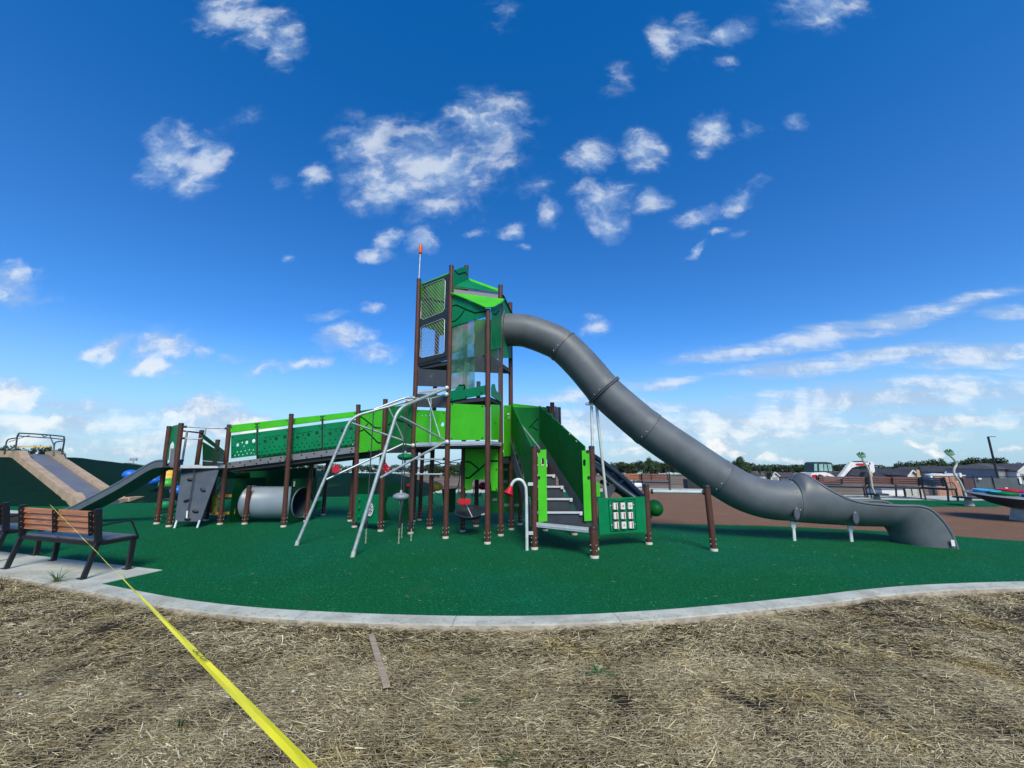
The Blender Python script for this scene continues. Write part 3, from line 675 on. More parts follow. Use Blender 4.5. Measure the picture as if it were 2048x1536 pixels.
# decks
def deck(keys, z, t=.07, m=None, name='deck', grow=0.0):
    pts = [PX(k) if isinstance(k, str) else k for k in keys]
    b = MB().plate(lambda u, v, o: Vector((u, v, z + o)), pts, [], -t); return b.build(name, m or M_deck, PG)
def edge(face, z, name='deck_edge', u0=.06, u1=None, h=.08, m=None):
    u1 = face.L - .06 if u1 is None else u1; b = MB()
    b.bar(face.p(u0, z - .035, .012), face.p(u1, z - .035, .012), .03, h)
    b.bar(face.p(u0, z - .045, .031), face.p(u1, z - .045, .031), .008, .006)
    return b.build(name, m or M_alu, PG)
deck(['P1', 'P2', 'P3', 'P4', 'P5', 'P9', 'P8', 'P7'], 1.85, .10); deck(['P1', 'P2', 'P3', 'P4', 'P5', 'P6', 'P7'], 3.60, .09)
deck(['P2', 'P3', 'P4', 'P6'], 2.73, .08); deck(['C1', 'C2', 'P1', 'P7', 'R8', 'R3'], 1.79, .12, name='landing_deck')
for f_ in (F12, F23, F34): edge(f_, 1.86)
edge(F12, Face.uz(F12, 865, 781)[1] + .03, name='rung_beam')
# lower fascia of the top deck on the window side
panel(F12, [(837, 733), (894, 718), (894, 712), (838, 727)], M_dgrey, 'deck_fascia', t=.03)
# netted window frame (outer frame with two openings)
w1 = [(845, 578), (851, 573), (888, 559), (892.6, 563), (891, 618), (888, 624), (849, 640), (843.5, 638)]
w2 = [(843.5, 657), (849, 653), (888, 638), (891, 641), (890.5, 703), (888, 707), (847, 716), (842, 714)]
wu = [F12.uz(*q) for q in w1]; wl = [F12.uz(*q) for q in w2]
fr = panel(F12, [(841.5, 571), (900.5, 548), (900, 719), (838, 734)], mat('charcoal_frame', (.016, .024, .026), .5), 'window_frame', [wu, wl], t=.03)
for hole in (wu, wl):
    b = MB(); pts = [F12.p(u, v, .033) for u, v in hole]; b.tube(pts, .006, 6, False, True); b.build('opening_trim', M_alu, fr)
    us = [q[0] for q in hole]; vs_ = [q[1] for q in hole]; b = MB()
    def clip(p, d):
        t0, t1 = -9, 9; k = len(hole); ar = sum(hole[i][0] * hole[(i + 1) % k][1] - hole[(i + 1) % k][0] * hole[i][1] for i in range(k))
        for i in range(k):
            a, c = hole[i], hole[(i + 1) % k]; nx, ny = -(c[1] - a[1]), c[0] - a[0]
            if ar < 0: nx, ny = -nx, -ny
            num = (a[0] - p[0]) * nx + (a[1] - p[1]) * ny; den = d[0] * nx + d[1] * ny
            if abs(den) < 1e-9:
                if num > 0: return None
                continue
            t = num / den
            if den > 0: t0 = max(t0, t)
            else: t1 = min(t1, t)
        return (t0, t1) if t1 > t0 + .01 else None
    for sgn in (1, -1):
        dv = (1 / math.hypot(1, 1.15), sgn * -1.15 / math.hypot(1, 1.15))
        for i in range(-30, 40):
            p0 = (min(us) + i * .078, min(vs_) + .3); r_ = clip(p0, dv)
            if r_: b.tube([F12.p(p0[0] + dv[0] * t, p0[1] + dv[1] * t, .012 + .003 * sgn) for t in r_], .0052, 4, False)
    b.build('netting', mat('net_wire', (.30, .34, .35), .5, metal=.3), fr)
panel(F12, [(842, 574), (898, 551), (898, 545.5), (843, 568)], M_lime, 'roof_edge', t=.05, off=-.04)
panel(F12, [(837, 738), (894, 741), (893, 774), (836, 772)], M_dgrey, 'climbing_panel')
panel(F12, [(836, 787.5), (893, 791), (893, 816), (835, 814)], M_dgrey, 'climbing_panel')
cy = Face.uz(F12, 864, 753)
b = MB()
for a in range(10): b.ball(F12.p(cy[0] + .05 * math.cos(a * .63), cy[1] + .05 * math.sin(a * .63), .02), .006, n=5)
b.ball(F12.p(cy[0], cy[1], .02), .012, n=6); tag(b.build('bolts', M_disc, PG), kind='stuff')
hu = [F12.uz(x, 830.5) for x in (845, 852.5, 860)]
lp = panel(F12, [(834.5, 819.5), (893, 822), (891, 885), (832, 888.5)], M_lime, 'lime_panel', [ellipse(u, v, .017, .017, 10) for u, v in hu] + [ellipse(*F12.uz(886, 849), .05, .045, 16)], off=.004)
bolts(F12, [(837, 823), (835, 884), (889, 826), (888, 880)], lp)
# upper wall panels
gp = panel(F23, [(904, 588), (940, 603), (972, 614.5), (972, 633.5), (903.5, 654.5)], M_green, 'green_panel', off=.01)
groove(F23, [(905, 613), (914, 611), (934, 620), (952, 627), (971, 624)], gp, .024, .03); groove(F23, [(905, 644), (912, 643), (921, 635), (930, 622.5)], gp, .022, .03)
hz = panel(F23, [(903, 654.6), (950, 641), (949.5, 776), (902.5, 779)], M_refl, 'painted_reflection_window', t=.008)  # part of the clear window with painted reflections
cl = panel(F23, [(950.6, 640.8), (970, 634), (970, 776), (950.1, 776)], M_clear, 'clear_window', t=.008)
bolts(F23, [(904, 671), (904, 727), (968, 640), (968, 712)], cl)
wp = panel(F64, [(949, 640), (996, 640), (996, 718), (949, 718)], M_lime, 'rear_wall_panel', [ellipse(*F64.uz(948, 690), .02, .02)])
rw = Face(PX('P7'), PX('P6')); panel(rw, [(874, 662), (930, 640), (930, 700), (903, 708), (903, 668), (874, 672)], M_limeshade, 'rear_wall_panel', [[rw.uz(*q) for q in [(912, 667), (926, 662), (926, 695), (912, 698)]]])
q17 = panel(F17, [(842, 566), (873, 563), (873, 662), (842, 653)], M_limeshade, 'rear_wall_panel')
groove(F17, [(842, 598), (853, 600), (860, 598), (872, 602)], q17, .03, .022)
q76 = panel(F76, [(874, 560), (930, 552), (930, 640), (903, 655), (874, 662)], M_limeshade, 'rear_wall_panel'); groove(F76, [(874, 602), (890, 605), (902, 600)], q76, .03, .022)
lg = panel(F23, [(901.5, 783), (912, 780), (919.5, 769), (930, 771.5), (935, 778), (972, 771), (971, 789.5), (901.5, 802.5)], M_green, 'green_panel', off=.01)
groove(F23, [(921, 771), (930, 770.5), (931, 776), (929.5, 779)], lg, .02, .03); bolts(F23, [(905, 799), (934, 793.5), (965, 786)], lg, off=.03)
lg2 = panel(F34, [(981, 775), (983, 768), (987, 768), (990, 781), (1000, 792), (1000, 805), (981, 792)], M_green, 'green_panel', off=.01)
b1 = panel(F23, [(903, 807), (970, 810.5), (970, 880), (902, 880.5)], M_lime, 'lime_panel', off=.004); bolts(F23, [(906, 808), (904, 877), (966, 813), (966, 876)], b1, .016)
b.__init__()
b2 = panel(F34, [(981, 809), (997.5, 810), (996.5, 880), (981, 880)], M_lime, 'lime_panel', off=.004); bolts(F34, [(988, 846)], b2)
g4 = panel(F34, [(981, 616), (988, 613), (1000, 603), (1000, 695), (981, 700)], M_green, 'green_panel', off=.01)
groove(F34, [(984, 628), (989, 630), (996, 621)], g4, .02, .03)
panel(F34, [(982, 701), (999.5, 696), (999.5, 800), (982, 790)], M_clear, 'clear_window', t=.008)
c3 = F45.uz(1010.5, 660)
g5 = panel(F45, [(1003.5, 589), (1008, 592), (1022, 626), (1022, 716), (1003, 716)], M_green, 'green_panel', off=.0)
# roof plates
def roof(name, pts, m, t=.02):
    pts = [Vector(p) for p in pts]; nrm = (pts[1] - pts[0]).cross(pts[2] - pts[0]).normalized()
    if nrm.z < 0: nrm = -nrm
    k = len(pts); vs = [p + nrm * t for p in pts] + pts
    fs = [tuple(range(k)), tuple(range(k, 2 * k))[::-1]] + [(i, i + k, (i + 1) % k + k, (i + 1) % k) for i in range(k)]
    return MB().quadfaces(vs, fs).build(name, m, PG)
YA, YB = POSTS['P2'][1], POSTS['P4'][1]
fl = roof('roof_plate', [D(900.5, 586.5, YA - .08), D(1009, 599.5, YB - .1), D(1003, 606, YB - .35), D(988, 614.8, POSTS['P3'][1] - .05), D(972, 616.5, POSTS['P3'][1] - .1), D(940, 602, 7.6)], M_lime)
bb = MB(); 
for q in ((968, 611.3), (974, 611.7)): bb.ball(D(*q, 7.52) + Vector((0, 0, .012)), .018, n=6)
tag(bb.build('bolts', M_bolt, fl), kind='stuff')
u6 = panel(F26, [(906, 541), (928.5, 533), (934, 536), (934, 561), (906, 573)], M_green, 'green_panel')
groove(F26, [(908, 541), (915, 549), (929, 545), (932.5, 550)], u6, .022)
roof('roof_plate', [D(907, 572, YA + .03), D(938, 560, POSTS['P6'][1] - .02), D(996, 583, YB + .02), D(996, 586, YB - .02), D(950, 579.5, 8.03), D(907, 574, YA)], M_green)
roof('roof_plate', [D(937.5, 557.5, POSTS['P6'][1]), D(996, 578.5, YB + .04), D(996, 583.5, YB), D(941, 563, POSTS['P6'][1] - .12)], M_lime)
panel(F24, [(908, 578), (996, 588), (996, 598), (908, 587)], M_grey, 'fascia_panel', off=-.02)
b = MB(); b.bar(F24.at(908, 575.5, .01), F24.at(996, 586, .01), .03, .022); b.build('roof_rail', M_cap, PG)
b = MB(); b.bar(F45.at(1003, 590, .03), F45.at(1022, 628, .03), .03, .022); b.build('roof_rail', M_cap, PG)
# mast on P1
x1, y1, z1 = POSTS['P1']; x1 = TOPX['P1']; b = MB().cyl((x1, y1, z1), (x1, y1, z1 + .66), .018, 8); mst = b.build('mast', M_steel, PG)
b = MB().lathe((x1, y1, z1 + .64), [(.0, 0), (.036, .01), (.042, .05), (.042, .20), (.034, .25), (.0, .27)], 14); b.build('mast_tip', M_orange, mst)
# lower lime panel with arch cut-out
arc = [(931, 898), (997, 898), (996, 982), (984.5, 981), (982.5, 964), (978, 959), (948, 959), (945, 963), (942, 980), (931, 981.5)]
la = panel(F64, arc, M_lime, 'lime_panel', off=.004)
groove(F64, [(933, 923.5), (941, 924), (949, 930), (957, 937)], la, .022, .026); groove(F64, [(933, 956), (940, 955.5), (950, 947), (970, 930), (978, 922), (996, 922)], la, .024, .028)
bolts(F64, [(931.5, 939), (931.5, 978), (994, 939), (994, 979)], la, .018)
ln = panel(F45, [(1006.5, 811), (1020.5, 810), (1020, 912), (1006.5, 913)], M_lime, 'lime_panel', off=.004); bolts(F45, [(1009, 813), (1018, 909), (1009, 835)], ln)
bb = MB(); bb.cyl(F45.at(1014.5, 829, .02), F45.at(1014.5, 829, .05), .03, 10); bb.bar(F45.at(1014.5, 832, .04), F45.at(1014.5, 838, .04), .012, .012); bb.build('hook', M_alu, ln)
# climbing wall with small grips at the back of the deck
cw = panel(F89, [(978, 905), (1046, 905), (1046, 1024), (978, 1026)], M_deep, 'climbing_wall')
for q in [(1011, 939), (1011, 963), (1013, 987), (989, 999), (1013, 1010), (1033, 1010)]:
    c = F89.at(*q, .02); bb = MB().box(c, (.11, .03, .06)); bb.build('hand_hold', M_disc, cw)
wt = MB().box(F89.at(1011, 921, .03), (.16, .01, .14)).build('white_sheet', M_white, cw)
pp = Face(PX('P7'), PX('P8'))
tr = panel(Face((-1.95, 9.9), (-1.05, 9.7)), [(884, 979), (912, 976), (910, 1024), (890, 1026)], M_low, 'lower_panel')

# curved dark wall between the ramp and the tower
Fc = Face(PX('C2'), PX('P1')); cwal = panel(Fc, [(771, 815), (832, 806), (830, 893), (768, 903)], M_deep, 'curved_wall_panel', off=-.05)
groove(Fc, [(775, 850), (790, 838), (812, 846), (828, 862)], cwal, .022, -.03)
FC = Face(PX('C1'), PX('C2'))
lc = panel(FC, [(717, 834), (768, 818), (763, 900), (714, 906)], M_lime, 'lime_panel', [[FC.uz(*q) for q in [(720, 897), (726, 896), (726, 894), (720, 895)]]], off=.004)
groove(FC, [(719, 834.5), (725, 834), (735, 842), (752, 855.5), (763, 856)], lc, .020, .026); groove(FC, [(719, 862.5), (727, 861), (737, 848)], lc, .020, .027); groove(FC, [(730, 859), (745, 872), (757, 885), (763, 886)], lc, .020, .028)
bolts(FC, [(718, 903), (739, 901), (760, 899)], lc)
panel(FC, [(717, 833.5), (768, 817.5), (768, 814), (717, 822)], M_green, 'top_rail_panel', off=-.02)
gpn = panel(FC, [(713, 988), (761, 988.5), (757, 1047), (709, 1043)], M_green, 'activity_panel', off=.02)
for q in [(723, 999), (722.5, 1015.5), (722, 1033)]:
    MB().ball(FC.at(*q, .05), .03, .03, .05, 8).build('knob', M_deep, gpn)
cu, cv = FC.uz(744, 1018); dial = MB().plate(lambda u, v, o: FC.p(u, v, .042 + o), ellipse(cu, cv, .12, .15, 24), [], .01).build('dial', M_white, gpn)
db = MB()
for a in range(8):
    t = a * math.pi / 4 + .3; db.bar(FC.p(cu + .03 * math.cos(t), cv + .03 * math.sin(t), .057), FC.p(cu + .09 * math.cos(t), cv + .11 * math.sin(t), .057), .006, .014)
db.tube([FC.p(cu + .125 * math.cos(a * .2618), cv + .155 * math.sin(a * .2618), .054) for a in range(24)], .006, 5, False, True); db.build('dial_marks', M_bolt, dial)
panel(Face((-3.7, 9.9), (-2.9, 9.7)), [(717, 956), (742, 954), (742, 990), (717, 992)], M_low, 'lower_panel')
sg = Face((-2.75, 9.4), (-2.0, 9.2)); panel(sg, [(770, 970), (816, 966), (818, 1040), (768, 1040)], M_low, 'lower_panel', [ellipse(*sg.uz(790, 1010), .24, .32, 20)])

# ramp bridge
FB = Face(PX('B1'), PX('C1')); FBr = Face((PX('B1')[0] + .25, PX('B1')[1] + 1.15), (PX('C1')[0] + .25, PX('C1')[1] + 1.05))
def lin(x, a, b): return a[1] + (b[1] - a[1]) * (x - a[0]) / (b[0] - a[0])
top1, top2 = ((463, 850.5), (715, 822.5)), ((463, 864.5), (715, 832))
pt, pb_ = ((463, 871), (715, 839.5)), ((458, 917.5), (712, 887.5))
gt, gb = ((456, 925), (711, 893.5)), ((454, 937), (710, 905.5))
cuts = [462, 515.5, 581, 645.5, 715]
br_ = MB(); B1v, C1v = FB.at(456, 936, 0), FB.at(711, 905, 0)
vs = [FB.at(455, 934, -.04), FB.at(711, 903, -.04)]
rampdeck = meshobj('ramp_deck', [*(v for v in vs), vs[1] + Vector((.2, 1.05, 0)), vs[0] + Vector((.2, 1.1, 0)), *(v + Vector((0, 0, -.12)) for v in vs), vs[1] + Vector((.2, 1.05, -.12)), vs[0] + Vector((.2, 1.1, -.12))],
    [(0, 1, 2, 3), (7, 6, 5, 4), (0, 4, 5, 1), (1, 5, 6, 2), (2, 6, 7, 3), (3, 7, 4, 0)], M_deck, PG)
rr = random.Random(4)
def bridge_panels(face, front=True, dy=0, dm=M_green, off=0.0):
    for i in range(0 if front else 1, 4):
        x0, x1 = cuts[i] + 1.2, cuts[i + 1] - 1.2
        q = [face.uz(x0, lin(x0, *pb_) + dy), face.uz(x1, lin(x1, *pb_) + dy), face.uz(x1, lin(x1, *pt) + dy), face.uz(x0, lin(x0, *pt) + dy)]
        Wd = q[1][0] - q[0][0]; holes = []; used = []
        def H(fx, fz, rx, ry=None):
            u = q[0][0] + Wd * fx; zb_ = q[0][1] + (q[1][1] - q[0][1]) * fx; ztp = q[3][1] + (q[2][1] - q[3][1]) * fx
            zc_ = zb_ + (ztp - zb_) * fz
            if min(u - q[0][0], q[1][0] - u, zc_ - zb_, ztp - zc_) < rx + .02: return
            if any(math.hypot(u - a, zc_ - c) < rx + r0 + .012 for a, c, r0 in used): return
            used.append((u, zc_, rx)); holes.append(ellipse(u, zc_, rx, ry or rx, 12))
        for fx, fz, r_ in ((.18, .56, .044), (.35, .64, .024), (.53, .62, .044), (.80, .65, .050), (.93, .82, .024), (.44, .47, .020)): H(fx, fz, r_)
        for fx in (.15, .30, .46, .62, .78, .90):
            for fz in (.12, .27): H(fx + (.07 if fz > .2 else 0) - .02, fz + rr.uniform(-.02, .02), .021)
        pn_ = panel(face, q, dm, 'side_panel', holes, uz=True, off=off)
        if front:
            groove(face, [(x0 + 12, lin(x0 + 12, *pt) + 13), (x1 - 18, lin(x1 - 18, *pt) + 12)], pn_, .008, off + .021)
            bolts(face, [(x, lin(x, *pt) + k) for x in (x0 + 4, x1 - 4) for k in (4, 24, 40)], pn_, .013, off + .018)
bridge_panels(FB)
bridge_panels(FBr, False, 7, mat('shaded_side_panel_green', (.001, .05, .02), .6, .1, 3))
for face, dy, nm in ((FB, 0, 0), (FBr, 1.5, 1)):
    for i in range(2):
        x0, x1 = (462, 579.5) if i == 0 else (582, 715)
        pl = panel(face, [(x0, lin(x0, *top2) + dy), (x1, lin(x1, *top2) + dy), (x1, lin(x1, *top1) + dy), (x0, lin(x0, *top1) + dy)], M_lime, 'top_rail_panel', off=.004)
        if not nm: bolts(face, [(x, lin(x, *top1) + k) for x in (513, 519.5, 643, 649) if x0 < x < x1 for k in (3, 9)] + [(x0 + 3, lin(x0, *top1) + 4), (x1 - 4, lin(x1, *top1) + 4)], pl, .014, .024)
for i in range(2):
    x0, x1 = (456, 570) if i == 0 else (574, 711)
    sb = panel(FB, [(x0, lin(x0, *gb)), (x1, lin(x1, *gb)), (x1, lin(x1, *gt)), (x0, lin(x0, *gt))], M_grey, 'side_beam', off=.01)
    bolts(FB, [(x, lin(x, *gt) + 3.2) for x in np.linspace(x0 + 6, x1 - 6, 6)] + [(x, lin(x, *gb) - 2.5) for x in np.linspace(x0 + 12, x1 - 8, 5)], sb, .016, .03)
for x in (515.5, 645.5):
    bb = MB().bar(FB.at(x, lin(x, *top1) + 2, .01), FB.at(x, lin(x, *gt), .01), .030, .034, up=(1, 0, 0)); bb.build('rail_post', M_black, PG)
# far side wall of the ramp, seen below the deck
for (pts_, m_) in (([(520, 910), (700, 880), (700, 918), (520, 935)], M_deep), ([(512, 925), (700, 905), (700, 917), (512, 938)], M_grey)):
    hl = [] if m_ is M_grey else [ellipse(*FBr.uz(x, 930 - (x - 520) * .1 + k), .016, .016, 8) for x in range(530, 700, 14) for k in (-4, -11)]
    panel(FBr, pts_, M_green if hl else M_grey, 'side_panel' if hl else 'side_beam', hl, off=.0 if hl else .03)

# left platform
dl = deck(['B0', 'B1', (POSTS['B1'][0] + .2, POSTS['B1'][1] + .9), 'BK', 'B0b'], 1.34, .08)
F01 = Face(PX('B0'), PX('B1')); F0b = Face(PX('B0b'), PX('B0'))
b = MB(); zd = F01.uz(400, 933)[1]; b.bar(F01.p(.05, zd, .03), F01.p(F01.L - .05, zd, .03), .05, .075); b.build('deck_edge', M_alu, PG)
b = MB(); b.tube([F01.at(369, 853.5), F01.at(457, 857.2)], .017, 8); gr = b.build('grab_rail', M_steel, PG)
for q in ((371, 853.5), (453, 856.8)): MB().cyl(F01.at(q[0] - 3, q[1]), F01.at(q[0] + 3, q[1]), .028, 8).build('rail_clamp', M_cap, gr)
b = MB(); b.tube(spline([F01.at(366, 876.5), F01.at(398, 878), F01.at(405, 876), F01.at(409, 871), F01.at(411, 862), F01.at(412, 854)], 4), .016, 8); gr = b.build('grab_rail', M_steel, PG)
MB().cyl(F01.at(364, 876.5), F01.at(370, 876.5), .028, 8).build('rail_clamp', M_cap, gr)
FK = Face(PX('BK'), PX('BR'))
b = MB(); b.tube([D(367, 862, 10.2), D(404, 866, 10.1)], .02, 8); b.build('grab_rail', M_cap, PG)
b = MB(); a_ = D(374.5, 862, 10.0); b.tube([a_, (a_.x, a_.y, 1.3)], .026, 10); fp = b.build('fire_pole', M_steel, PG)
ga = panel(F0b, [(341, 857), (348, 851.5), (361, 848.5), (356, 918), (335, 919)], M_green, 'green_panel', [[F0b.uz(*q) for q in [(337.5, 918), (348, 918), (350, 889), (348, 884), (344, 884), (341, 889)]]])
panel(F0b, [(346, 897), (353, 897), (350, 935), (343, 935)], M_grey, 'side_plate', off=.03)
for y_ in (975, 1000, 1023): MB().bar(F0b.at(322, y_, .0), F0b.at(344, y_, .0), .03, .05).build('ladder_rung', M_cap, PG)
# slate climbing plate
pz = [D(363, 939.5, 9.42), D(438, 940, 9.50), D(400.6, 1043, 9.16), D(349.5, 1042.5, 9.10)]
nrm = (pz[1] - pz[0]).cross(pz[3] - pz[0]).normalized(); nrm = nrm if nrm.y < 0 else -nrm
vs = pz + [p - nrm * .03 for p in pz]
cp_ = MB().quadfaces(vs, [(0, 1, 2, 3), (7, 6, 5, 4), (0, 4, 5, 1), (1, 5, 6, 2), (2, 6, 7, 3), (3, 7, 4, 0)]).build('climbing_plate', M_slate, PG)
def onp(px, py):
    d = ray(px, py); o = Vector((0, 0, EYE)); t = (pz[0] - o).dot(nrm) / d.dot(nrm); return o + d * t
for (x, y, rot) in [(381, 959.5, 0), (406.5, 980, .5), (374, 1001, -.5), (391, 1022.5, .2), (375.5, 1038, 0)]:
    c = onp(x, y); MB().ball(c + nrm * .02, .075, .03, .035, 10, Matrix.Rotation(rot, 3, 'Y')).build('climbing_hold', M_cap, cp_)
    MB().ball(c + nrm * .055, .02, .01, .012, 8).build('hold_bolt', M_slate, cp_)
b = MB(); b.tube([onp(394.5, 936) + nrm * .09, onp(387, 980) + nrm * .07, onp(378.5, 1023) + nrm * .05], .011, 6); rp = b.build('climbing_rope', M_rope, PG)
b = MB(); b.tube([onp(378, 1023) + nrm * .06, onp(376.5, 1037) + nrm * .05], .017, 6); b.build('rope_end', M_white, rp)
for (a, q) in (((352.5, 1041), (348.5, 1057)), ((398, 1041), (394, 1056.5))): b = MB().tube([onp(*a) - nrm * .02, G(*q)], .022, 8); b.build('plate_leg', M_steelw, PG)
# bridge that leads back to the mound
Fm = Face((-7.98, 9.95), (-10.6, 14.6)); Fm2 = Face((-7.35, 9.9), (-9.7, 14.4))
for (pts_, m_, fc) in (([(405, 868), (452, 905), (452, 912), (405, 877)], M_deep, Fm2), ([(405, 884), (452, 912), (452, 925), (405, 921)], M_deep, Fm2), ([(405, 922), (452, 926), (452, 932), (405, 932)], M_black, Fm2)):
    panel(fc, pts_, m_, 'side_panel' if m_ is not M_black else 'side_beam')
panel(Fm, [(437, 895), (452, 905), (452, 916), (437, 905)], M_lime, 'top_rail_panel')
MB().plate(lambda u, v, o: Vector((u, v, 1.30 - .09 * max(0, v - 9.9) + o)), [(-8.0, 9.95), (-7.2, 9.95), (-9.7, 14.4), (-10.6, 14.6)], [], -.06).build('bridge_deck', M_deck, PG)
# straight open slide towards the near benches
def chute(name, path, wvec, half, wall, m, lipr=.03, bed=None):
    b = MB(); k = len(path); vs = []; prof = [(-half, wall), (-half, 0.02), (-half + .05, -.02), (half - .05, -.02), (half, .02), (half, wall)]
    th = [(-half - .03, wall), (-half - .02, -.05), (half + .02, -.05), (half + .03, wall)]
    allp = prof + th[::-1]; n_ = len(allp)
    for p in path: vs += [Vector(p) + wvec * a + Vector((0, 0, c)) for a, c in allp]
    fs = [(i * n_ + j, i * n_ + (j + 1) % n_, (i + 1) * n_ + (j + 1) % n_, (i + 1) * n_ + j) for i in range(k - 1) for j in range(n_)]
    fs += [tuple(range(n_))[::-1], tuple(range((k - 1) * n_, k * n_))]
    o = b.quadfaces(vs, fs).build(name, m, PG); 
    for sg in (-1, 1):
        MB().tube([Vector(p) + wvec * sg * (half + .015) + Vector((0, 0, wall)) for p in path], lipr, 8).build('slide_rim', m, o)
    return o
s0 = Vector(((POSTS['B0'][0] + POSTS['B0b'][0]) / 2, (POSTS['B0'][1] + POSTS['B0b'][1]) / 2, 1.38)); wv = Vector((F0b.u.x, F0b.u.y, 0)).normalized()
sdn = Vector((-F0b.n.x, -F0b.n.y, 0)); 
hd = Vector((-.99, .13, 0)); wv = Vector((.13, .99, 0))
pth = [s0 + hd * a + Vector((0, 0, z_)) for a, z_ in ((.0, 0), (.22, -.02), (.45, -.12), (.75, -.30), (1.2, -.56), (1.8, -.86), (2.3, -1.10), (2.55, -1.17), (2.9, -1.2), (3.1, -1.24))]
chute('straight_slide', spline(pth, 3), wv, .22, .11, mat('slate_slide_plastic', (.10, .125, .155), .42, .1, 3), .028)
# crawl tube with end panels
tcen = Vector((-5.25, 9.95, .46)); t2 = Vector((-6.62, 10.05, .46)); FE = Face((-5.33, 9.55), (-5.16, 10.42))
b = MB(); b.lathe(tcen, [(.385, 0), (.385, -1.30), (.41, -1.32), (.41, -1.36), (.36, -1.36), (.36, 0), (.385, 0)], 40, ax=(tcen - t2)); ct = b.build('crawl_tube', M_tubein, PG)
MB().lathe(tcen, [(.352, -.004), (.352, -1.33), (.0, -1.34)], 36, ax=(tcen - t2)).build('tube_inner_shade', M_navy, ct)  # added dark inner skin, paints the shade inside the crawl tube
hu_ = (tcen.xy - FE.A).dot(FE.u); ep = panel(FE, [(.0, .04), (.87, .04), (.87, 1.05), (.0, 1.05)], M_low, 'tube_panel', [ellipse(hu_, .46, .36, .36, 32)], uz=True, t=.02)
b = MB().tube([FE.p(hu_ + .365 * math.cos(a * .1963), .46 + .365 * math.sin(a * .1963), .03) for a in range(32)], .012, 6, False, True); b.build('tube_rim', M_slate, ct)
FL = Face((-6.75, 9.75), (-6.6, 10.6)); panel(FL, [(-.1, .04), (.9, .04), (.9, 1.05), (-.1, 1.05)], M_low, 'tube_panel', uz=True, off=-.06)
MB().box(FE.p(.05, .93, .03), (.01, .05, .12)).build('number_tag', M_white, ep)
fy = Face((-7.3, 9.8), (-6.7, 9.8)); 
yo = [fy.uz(*q) for q in [(430, 990), (473, 988), (470, 1028), (426, 1030)]]; yi = [fy.uz(*q) for q in [(437, 995), (467, 994), (464, 1023), (434, 1024)]]
yf = panel(fy, yo, M_yframe, 'activity_frame', [yi], uz=True)
bolts(fy, [(433, 992), (470, 991), (466, 1026), (430, 1027), (468, 1009), (432, 1010)], yf, .016)
panel(Face((-7.75, 10.0), (-7.4, 10.15)), [(426, 992), (434, 993), (430, 1029), (424, 1028)], M_lime, 'activity_panel')
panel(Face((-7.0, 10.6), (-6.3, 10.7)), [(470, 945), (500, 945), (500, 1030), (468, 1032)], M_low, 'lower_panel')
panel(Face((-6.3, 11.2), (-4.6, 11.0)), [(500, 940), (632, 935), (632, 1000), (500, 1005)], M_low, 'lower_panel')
for q in ((0, 0), (0, 17)):
    MB().tube([D(444, 963 + q[1], 9.9), D(435, 976 + q[1] + 1, 9.9)], .012, 6).build('ladder_rung', M_white, PG)
panel(Face((-4.5, 10.6), (-3.9, 10.5)), [(628, 1003), (644, 1001), (643, 1016), (627, 1018)], M_green, 'activity_panel')
# steel climbing frame leaning on the tower
def pole(name, pts, r=.027, m=M_steel, k=1, parent=None):
    return MB().tube(spline(pts, k) if k > 1 else pts, r, 12).build(name, m, parent or PG)
p1, p2 = POSTS['P1'], POSTS['P2']
bd1 = D(702, 837, 7.80); bd2 = D(796, 820, 7.02)
top_1 = D(828, 799, p1[1] - .06); top_2 = D(891, 777, p2[1] - .07); top_3 = D(891, 788, p2[1] - .07)
f1, f2 = G(593, 1090), G(705, 1113)
def bent(a, k_, c, r=.22, n_=7):
    a, k_, c = Vector(a), Vector(k_), Vector(c); p = k_ + (a - k_).normalized() * r; q = k_ + (c - k_).normalized() * r
    return [a] + [((1 - t) ** 2) * p + 2 * t * (1 - t) * k_ + t * t * q for t in [i / n_ for i in range(n_ + 1)]] + [c]
M_fr = mat('frame_steel', (.36, .42, .42), .45, .16, 12, .08, 90, metal=.35)
frame = MB().tube(bent(f1, bd1 + Vector((0, 0, .03)), top_1), .029, 12).build('climbing_frame', M_fr, PG)
MB().tube(bent(f2, bd2 + Vector((0, 0, .03)), top_2), .031, 12).build('frame_tube', M_fr, frame)
for a in (f1, f2): MB().tube([a + Vector((0, 0, -.02)), a + Vector((.01, .02, .07))], .036, 10).build('foot_sleeve', M_foot, frame)
pole('frame_tube', [D(748, 819, 8.0), D(812, 795.5, 8.25), D(828, 797, p1[1] - .07)], .024, k=5, parent=frame)
pole('frame_tube', [D(812, 796, 8.2), D(860, 797, 8.0), D(890, 789, p2[1] - .06)], .020, k=5, parent=frame)
node = D(806, 888, 8.35)
pole('frame_brace', [D(704, 846, 7.8), D(803, 880, 8.33)], .021, parent=frame); pole('frame_brace', [D(653, 959, G(653, 1000).y * 0 + 7.55), node], .021, parent=frame)
pole('frame_brace', [node, D(826, 891, p1[1] - .05)], .021, parent=frame)
pole('frame_brace', [D(801, 833, 7.04), D(890, 881, p2[1] - .06)], .021, parent=frame); pole('frame_brace', [D(760, 956, 6.75), D(890, 884, p2[1] - .06)], .023, parent=frame)
pole('frame_brace', [D(778, 817, 8.1), D(804, 872, 8.33), D(806, 882, 8.35)], .017, k=3, parent=frame)
pole('frame_brace', [D(862, 797, 7.98), D(860, 890, 7.98)], .016, parent=frame); pole('frame_brace', [D(856, 797, 7.95), D(880, 873, 7.9)], .014, parent=frame)
